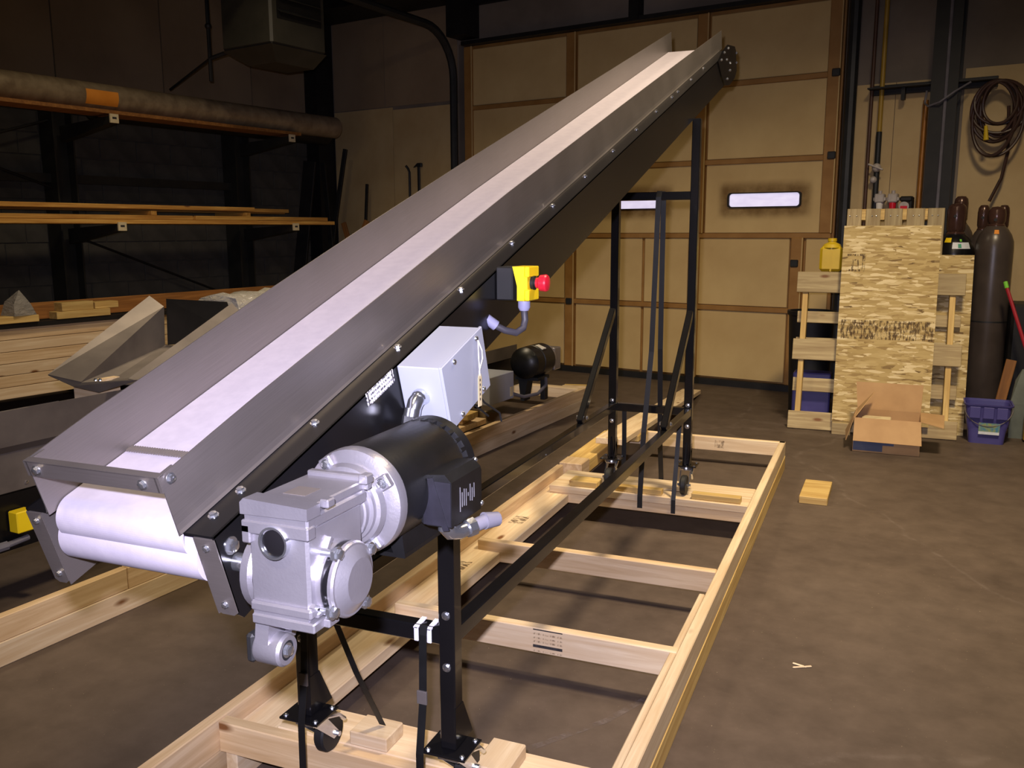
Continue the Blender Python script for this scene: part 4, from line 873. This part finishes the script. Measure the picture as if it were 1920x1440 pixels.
m = MB(); m.tube([rm(-6.95, 5.6, 5.2), rm(-6.95, 5.6, 2.85)], .018, 8); m.tube([rm(-6.95, 5.6, 3.05), rm(-6.72, 5.7, 3.12)], .02, 8); m.ball(rm(-6.95, 5.6, 3.33), .03); m.build('gas_pipe', 'black_iron', ht)
MB().tube([rm(-6.95, 5.6, 3.05), rm(-7.55, 5.6, 2.83)], .012, 8).build('hanger_rod', 'black_iron', ht)
# hand tools on the end wall
hm = tag(place('claw_hammer', None, None, rmat(-6.72, 8.28, 2.0)), 'claw hammer hanging on the end wall left of the door', 'hammer')
MB().box((-.016, -.012, -.1), (.016, .012, .24), bev=.006).build('handle', 'black_rubber', hm, rmat(-6.72, 8.28, 2.0)); m = MB(); m.box((-.02, -.016, .23), (.05, .016, .275), bev=.006); m.prism([(-.02, -.012, .27), (-.02, -.012, .24), (-.075, -.012, .225)], (0, .024, 0)); m.build('head', 'dark_steel', hm, rmat(-6.72, 8.28, 2.0), smooth=False)
m = MB(); m.tube([rm(-6.86, 8.28, 1.75), rm(-6.86, 8.28, 2.18), rm(-6.865, 8.26, 2.22), rm(-6.88, 8.24, 2.25)], .014, 8); tag(m.build('pry_bar', 'black_iron'), 'black pry bar hanging beside the hammer', 'pry bar')
# ================================================================ right side group against the end wall
def lean(y0, y1, z1, x0=0.0):     # plane leaning back: origin on the floor at y0, up the slope
    u = V((0, y1 - y0, z1)).normalized(); return frame_of((1, 0, 0), u.cross(V((0, 0, 1))) * 0 + V((0, -u.z, u.y)), (x0, y0, 0)) @ Matrix.Rotation(0, 4, 'X')
# local axes of lean(): x right, y up the slope, z towards the camera
LA = lean(6.99, 7.27, 1.19)
pa = tag(place('pallet', None, None, LA), 'weathered pallet with horizontal boards leaning behind the chipboard sheet', 'pallet')
def lb(name, mat, lo, hi, M, parent, bev=.003): return bx(name, mat, lo, hi, parent, bev, M)
for z0, z1 in ((1.055, 1.215), (.535, .695), (.005, .14)):
    lb('pallet_board', 'pallet_wood', (-.585, z0, -.018), (.585, z1, 0), LA, pa)
for z0, z1 in ((1.08, 1.18), (.835, .925), (.64, .72), (.30, .405), (.0, .1)): lb('pallet_board', 'pallet_wood', (-.575, z0, -.128), (.575, z1, -.110), LA, pa)
for x in (-.52, 0, .505): lb('stringer', 'pine_yellow', (x - .02, .0, -.108), (x + .02, 1.21, -.019), LA, pa)
# chipboard sheet in front
LO = lean(6.955, 7.225, 1.5)
os_ = tag(MB().box((-.33, 0, 0), (.33, 1.46, .012)).build('chipboard_sheet', 'osb', None, LO @ Matrix.Translation((.065, .09, .004)), smooth=False), 'large golden chipboard sheet leaning on the pallet in front', 'sheet')
LO2 = LO @ Matrix.Translation((.065, .09, .004))
MB().box((-.31, .62, .0121), (.32, .76, .0124)).build('printed_band', 'stamp_ink', os_, LO2, smooth=False)
m = MB(); m.box((-.295, 1.12, .0121), (-.17, 1.135, .0124)); m.box((-.295, 1.235, .0121), (-.17, 1.25, .0124)); m.box((-.19, 1.135, .0121), (-.17, 1.235, .0124)); m.box((-.262, 1.135, .0121), (-.25, 1.21, .0124)); m.box((-.25, 1.2, .0121), (-.215, 1.21, .0124)); m.box((-.225, 1.135, .0121), (-.213, 1.2, .0124)); m.build('printed_mark', 'stamp_ink', os_, LO2, smooth=False)
loose('pale wood block under the left corner of the chipboard sheet', 'pallet_wood', (-.26, 6.90, 0), (-.13, 6.99, .088), 0, 'wood_block', cat='block')
# narrow chipboard strip behind the pallet, and the upright pallet behind
LS = lean(7.19, 7.45, 1.31)
tag(MB().box((.30, 0, 0), (.64, 1.335, .012)).build('chipboard_strip', 'osb', None, LS @ Matrix.Translation((0, 0, -.0)), smooth=False), 'narrow chipboard strip behind the right end of the pallet', 'sheet')
LB = lean(7.36, 7.53, 1.66)
pb = tag(place('pallet', None, None, LB), 'pallet with upright boards, only its top showing above the chipboard', 'pallet')
for x0, x1 in ((-.26, -.155), (-.125, -.02), (.01, .135), (.165, .29), (.31, .425)): lb('pallet_board', 'pallet_wood', (x0, .005, 0), (x1, 1.665, .018), LB, pb)
for z0, z1 in ((.01, .1), (.8, .9), (1.58, 1.665)): lb('stringer', 'pine_yellow', (-.26, z0, -.09), (.425, z1, -.001), LB, pb)
for x in (-.24, -.19, -.08, -.05, .05, .10, .21, .25, .34, .38): bolt(pb, LB @ V((x, 1.61, .018)), LB.to_3x3() @ V((0, 0, 1)), .006, SCREW, 'nail')
# yellow jug on the pallet
jg = tag(place('plastic_jug', None, None, Matrix.Translation((-.35, 7.33, 1.185))), 'translucent yellow jug standing on top of the leaning pallet', 'jug')
m = MB(); JM = Matrix.Translation((-.35, 7.33, 1.185)); m.box((-.083, -.06, 0), (.083, .06, .19), JM, bev=.02); m.lathe([(.075, .18), (.06, .205), (.03, .22), (.028, .235)], JM, 20); m.box((-.006, -.064, .0), (.006, -.058, .19), JM); m.build('body', 'jug_yellow', jg)
m = MB(); m.lathe([(.033, .228), (.033, .25), (0, .252)], JM, 18); m.build('cap', 'jug_yellow', jg)
# dark bin behind the pallet's left end
m = MB(); m.lathe([(0, 0), (.15, 0), (.18, .80), (.195, .81), (.195, .84), (.175, .84), (.145, .02)], Matrix.Translation((-.50, 7.78, 0)), 28); tag(m.build('waste_bin', 'black_rubber'), 'black bin half hidden behind the left end of the pallet', 'bin')
m = MB(); m.box((-.58, 7.24, 0), (-.30, 7.40, .40), bev=.01); tag(m.build('storage_tote', 'bucket_blue', smooth=False), 'dark blue tote behind the lower left of the pallet', 'tote')
# open cardboard box
BMx = Matrix.Translation((.115, 6.58, 0)) @ Matrix.Rotation(-.03, 4, 'Z')
bo = tag(place('cardboard_box', None, None, BMx), 'open cardboard box with spread flaps on the floor before the chipboard', 'box')
w, d, h, t = .207, .17, .235, .005
def fl(name, pts, mat='cardboard'):
    o = MB().poly(pts, [tuple(range(len(pts)))]).build(name, mat, bo, BMx, smooth=False); s = o.modifiers.new('thick', 'SOLIDIFY'); s.thickness = t; s.offset = 0; return o
fl('box_wall', [(-w, -d, 0), (w, -d, 0), (w, -d, h), (-w, -d, h)], 'cardboard'); fl('box_wall', [(-w, d, 0), (w, d, 0), (w, d, h), (-w, d, h)]); fl('box_wall', [(-w, -d, 0), (-w, d, 0), (-w, d, h), (-w, -d, h)]); fl('box_wall', [(w, -d, 0), (w, d, 0), (w, d, h), (w, -d, h)]); fl('box_floor', [(-w, -d, .004), (w, -d, .004), (w, d, .004), (-w, d, .004)])
fl('box_flap', [(-w, -d, h), (w, -d, h), (w + .012, -d - .06, h - .15), (-w - .0, -d - .06, h - .15)]); fl('box_flap', [(-w, d, h), (w, d, h), (w + .005, d + .03, h + .19), (-w - .02, d + .03, h + .19)])
fl('box_flap', [(-w, -d, h), (-w, d, h), (-w + .11, d - .06, h + .14), (-w + .02, -d + .08, h + .02)]); fl('box_flap', [(w, -d, h), (w, d, h), (w + .15, d + .01, h - .01), (w + .14, -d + .02, h - .035)]); fl('box_flap', [(-w - .004, -d, h), (-w - .004, d, h), (-w - .07, d - .02, h - .16), (-w - .05, -d + .03, h - .17)])
MB().box((-w, -d - .0035, .01), (-.02, -d - .0028, .10)).build('printed_patch', 'cardboard_blue', bo, BMx, smooth=False); MB().box((-.02, -d - .0035, .055), (.05, -d - .0028, .10)).build('printed_patch', 'cardboard_blue', bo, BMx, smooth=False)
m = MB(); m.box((-.17, -.10, .01), (.02, .12, .20), bev=.004); m.build('box_liner', 'tan_card', bo, BMx, smooth=False)
# square blue bucket
BK = Matrix.Translation((.775, 7.075, 0)) @ Matrix.Rotation(-.04, 4, 'Z')
bu = tag(place('mop_bucket', None, None, BK), 'square purple blue bucket with a picture label beside the pallet', 'bucket')
def rsq(hw, hd, r, z, n=4):
    out = []
    for sx, sy, st in ((1, 1, 0), (-1, 1, 1), (-1, -1, 2), (1, -1, 3)):
        for q in range(n + 1):
            a = (st + q / n) * PI / 2; out.append((sx * (hw - r) + r * math.cos(a), sy * (hd - r) + r * math.sin(a), z))
    return out
m = MB(); rings = [rsq(.112, .10, .03, .0), rsq(.128, .112, .03, .17), rsq(.134, .118, .03, .175), rsq(.142, .124, .035, .27), rsq(.155, .136, .035, .275), rsq(.157, .138, .035, .285), rsq(.147, .128, .033, .285), rsq(.135, .115, .03, .15), rsq(.105, .09, .03, .012)]
vr = [[m.bm.verts.new(p) for p in R] for R in rings]; n = len(vr[0])
for A, B in zip(vr, vr[1:]):
    for k in range(n): m.bm.faces.new((A[k], A[(k + 1) % n], B[(k + 1) % n], B[k]))
m.bm.faces.new(vr[0]); m.bm.faces.new(vr[-1]); m.build('body', 'bucket_blue', bu, BK, sharp=40)
m = MB()
for x in (-.085, .0, .085): m.box((x - .035, -.139, .185), (x + .035, -.128, .268), bev=.004)
m.build('rim_rib', 'bucket_blue', bu, BK, smooth=False)
MB().prism([(-.055, -.1215, .075), (.075, -.1215, .075), (.078, -.127, .155), (-.056, -.127, .155)], (0, -.001, 0)).build('picture_label', 'label_blue', bu, BK, smooth=False); MB().prism([(-.055, -.1227, .072), (.075, -.1227, .072), (.075, -.124, .092), (-.055, -.124, .092)], (0, -.0006, 0)).build('label_strip', 'label_white', bu, BK, smooth=False)
MB().tube([BK @ V((.152 * math.cos(a), -.10 - .03 * math.sin(a), .262 - .13 * math.sin(a))) for a in [PI * q / 14 for q in range(15)]], .003, 6).build('bail', 'dull_steel', bu)
# gas cylinders
def cylinder(label, x, y, r, hs, capz, mat, capmat='cap_brown'):
    M = Matrix.Translation((x, y, 0)); o = tag(place('gas_cylinder', None, None, M), label, 'gas cylinder', 'gas cylinders by the end wall')
    m = MB(); m.lathe([(0, 0), (r * .93, 0), (r, .02), (r, hs), (r * .97, hs + .05), (r * .84, hs + .10), (r * .62, hs + .145), (r * .45, hs + .165), (0, hs + .165)], M, 36); m.build('body', mat, o)
    c = capz - hs - .15; m = MB(); m.lathe([(r * .46, hs + .14), (r * .47, hs + .17), (r * .40, hs + .18), (r * .47, hs + .20), (r * .48, capz - .06), (r * .43, capz - .025), (r * .28, capz - .005), (0, capz)], M, 24); cp = m.build('valve_cap', capmat, o)
    MB().cyl((x - r * .1, y - r * .44, capz - .10), (x - r * .1, y - r * .50, capz - .10), .012, seg=10).build('cap_vent', 'black_rubber', cp)
    return o
ca = cylinder('black shouldered gas cylinder with a white label behind the upright pallet', .53, 7.86, .145, 1.30, 1.70, 'cylinder_black')
cc = cylinder('brown gas cylinder standing foremost at the right', .795, 7.74, .132, 1.36, 1.67, 'cylinder_brown')
cylinder('tallest gas cylinder, its cap rising behind the labelled one', .575, 8.14, .11, 1.38, 1.765, 'cylinder_brown')
cylinder('gas cylinder whose brown cap shows left of the foremost one', .73, 8.01, .09, 1.33, 1.69, 'cylinder_brown')
cylinder('gas cylinder whose cap shows just right behind the foremost one', .88, 8.10, .085, 1.33, 1.69, 'cylinder_brown')
def curved_label(o, x, y, r, a0, a1, z0, z1, mat, name, r1=None):
    m = MB(); n = 8; r1 = r1 or r
    A = [m.bm.verts.new((x + r * math.cos(a0 + (a1 - a0) * k / n), y + r * math.sin(a0 + (a1 - a0) * k / n), z0)) for k in range(n + 1)]; B = [m.bm.verts.new((x + r1 * math.cos(a0 + (a1 - a0) * k / n), y + r1 * math.sin(a0 + (a1 - a0) * k / n), z1)) for k in range(n + 1)]
    for k in range(n): m.bm.faces.new((A[k], A[k + 1], B[k + 1], B[k]))
    m.build(name, mat, o)
curved_label(ca, .53, 7.86, .1425, -1.75, -.75, 1.352, 1.40, 'label_white', 'label', .124); curved_label(ca, .53, 7.86, .1435, -1.45, -1.28, 1.36, 1.39, 'label_green', 'label_mark', .1275); curved_label(ca, .53, 7.86, .126, -2.25, -1.85, 1.40, 1.435, 'yellow_plastic', 'sticker', .108); curved_label(ca, .53, 7.86, .123, -1.35, -1.22, 1.407, 1.425, 'bright_green', 'sticker', .114)
curved_label(cc, .795, 7.74, .1125, -1.75, -1.45, 1.465, 1.495, 'orange_mark', 'sticker', .094)
MB().lathe([(.1335, .80), (.1335, .81)], Matrix.Translation((.795, 7.74, 0)), 36).build('chain_band', 'dark_steel', cc)
# tools at the right frame edge
sh = tag(place('snow_shovel', None, None, Matrix.Translation((1.0, 6.98, 0))), 'grey shovel blade standing at the right frame edge', 'shovel')
m = MB(); m.prism([(.94, 7.24, .0), (.935, 7.26, .25), (.96, 7.28, .42), (1.0, 7.30, .50), (1.15, 7.30, .52), (1.21, 7.26, .25), (1.21, 7.24, 0)], (0, .012, 0)); m.build('blade', 'shovel_grey', sh, smooth=False)
MB().tube([(1.08, 7.32, .45), (1.09, 7.5, 1.3)], .016, 8).build('handle', 'jug_yellow', sh)
br = tag(place('broom', None, None, Matrix.Translation((1.15, 6.86, 0))), 'red broom handle with green tip leaning at the right frame edge', 'broom')
MB().tube([(.868, 7.42, 1.075), (1.14, 7.15, .25)], .013, 10).build('handle', 'broom_red', br); MB().tube([(.856, 7.437, 1.12), (.868, 7.42, 1.075)], .015, 10).build('grip', 'bright_green', br); m = MB(); m.box((1.02, 7.10, .0), (1.28, 7.20, .26), bev=.02); m.build('brush', 'mustard_pipe', br)
tag(board('plank', 'orange_board', (.845, 7.36, 0), (.94, 7.42, .55), .07, .02, (0, 1, 0)), 'brown offcut leaning against the foremost gas cylinder', 'offcut')
m = MB(); m.box((.93, 7.55, 0), (1.5, 7.95, .95), bev=.02); tag(m.build('tool_cabinet', 'black_iron', smooth=False), 'black cabinet at the right frame edge behind the broom', 'cabinet')
# hose coil on the wall, bar, pipes, regulators
hc = tag(place('hose_coil', None, None, rmat(-.79, 8.14, 2.45)), 'coiled brown welding hose hanging on the end wall', 'hose')
rnd = random.Random(3)
for k in range(9):
    R1, R2_ = .165 + rnd.uniform(-.05, .035), .21 + rnd.uniform(-.05, .03); ox, oz, oy = rnd.uniform(-.02, .03), -R2_ + .17 + rnd.uniform(-.01, .01), rnd.uniform(-.05, .03)
    if k > 6: R1, R2_, oz = .15 + .03 * (k - 7), .28, -.12
    MB().tube([rm(-.80 + ox + R1 * math.cos(a), 8.16 + oy + .02 * math.sin(2 * a + k), 2.47 + oz + R2_ * math.sin(a)) for a in [2 * PI * q / 36 for q in range(36)]], .0125, 8, closed=True).build('hose_loop', 'hose_brown', hc)
MB().tube([rm(-.72, 8.18, 2.45), rm(-.70, 8.2, 2.1), rm(-.73, 8.2, 1.9), rm(-.80, 8.18, 1.72)], .0125, 8).build('hose_tail', 'hose_brown', hc)
MB().tube([rm(-.86, 8.1, 2.30), rm(-.85, 8.09, 2.19)], [.012, .02], 10).build('brass_fitting', 'jug_yellow', hc)
m = MB(); m.box((-1.78, 8.16, 2.66), (-.82, 8.29, 2.672)); m.box((-1.78, 8.28, 2.62), (-.82, 8.317, 2.70)); m.box((-1.52, 8.2, 2.56), (-1.49, 8.25, 2.66)); tag(m.build('wall_bar', 'black_iron', None, ROOM, smooth=False), 'black steel bar fixed across the end wall under the hose', 'bar')
for lb_, mt, x, z0, z1, r in (('thin brown pipe running up the wall right of the door', 'brown_pipe', -1.765, 0, 5.2, .016), ('mustard pipe running up the wall right of the door', 'mustard_pipe', -1.685, 2.32, 5.2, .02), ('dark air pipe with a valve below the mustard pipe', 'dark_steel', -1.685, 1.6, 2.318, .024), ('copper coloured pipe beside the black column', 'copper_pipe', -1.335, 0, 2.55, .022), ('second copper coloured pipe against the black column', 'copper_pipe', -1.295, 0, 2.5, .014)):
    o = tag(MB().tube([rm(x, 8.27, z0), rm(x, 8.27, z1)], r, 12).build('wall_pipe', mt), lb_, 'pipe')
    if 'valve' in lb_:
        q = MB(); q.ball(rm(x, 8.25, 2.02), .038); q.tube([rm(x - .06, 8.21, 2.05), rm(x + .06, 8.21, 2.0)], .008, 8); q.ball(rm(x - .02, 8.25, 1.92), .03); q.build('valve', 'regulator_grey', o)
m = MB(); m.tube([rm(-1.165, 8.09, 1.66), rm(-1.165, 8.09, 5.2)], .013, 8); tag(m.build('conduit', 'cable_grey'), 'thin grey conduit running up the black column', 'conduit')
m = MB(); m.tube([rm(-1.33, 8.24, 2.62), rm(-1.335, 8.22, 2.52), rm(-1.29, 8.10, 2.48), rm(-1.2, 8.05, 2.5), rm(-1.1, 8.05, 2.57), rm(-1.0, 8.16, 2.65)], .008, 8); tag(m.build('cable', 'cable_grey'), 'slack grey cable looping over the black column', 'cable')
for lb_, x, bm_ in (('air regulator with clear bowl, left of the pair above the pallet', -1.635, 'white_card'), ('air regulator with red bowl, right of the pair above the pallet', -1.53, 'red_plastic')):
    o = tag(place('air_regulator', None, None, rmat(x, 8.22, 1.74)), lb_, 'regulator', 'air regulators above the pallet')
    m = MB(); m.box((-.038, -.04, -.015), (.038, .06, .06), bev=.008); m.box((-.05, -.02, .0), (.05, .02, .03), bev=.004); m.cyl((0, 0, .06), (0, 0, .085), .016, seg=12); m.build('body', 'regulator_grey', o, rmat(x, 8.22, 1.74), smooth=False)
    MB().cyl((0, -.005, -.085), (0, -.005, -.015), .024, .03, seg=16).build('bowl', bm_, o, rmat(x, 8.22, 1.74))
o = tag(place('air_lubricator', None, None, rmat(-1.42, 8.22, 1.70)), 'black air lubricator with a red faced gauge beside the regulators', 'lubricator')
m = MB(); m.box((-.05, -.05, .03), (.05, .06, .075), bev=.012); m.box((.025, -.04, -.06), (.05, .06, .05), bev=.008); m.build('body', 'black_rubber', o, rmat(-1.42, 8.22, 1.70), smooth=False); MB().cyl((-.012, -.05, -.01), (-.012, .03, -.01), .04, seg=20).build('gauge', 'regulator_grey', o, rmat(-1.42, 8.22, 1.70)); MB().box((-.04, -.052, -.03), (.015, -.0505, -.005)).build('gauge_face', 'red_plastic', o, rmat(-1.42, 8.22, 1.70), smooth=False)
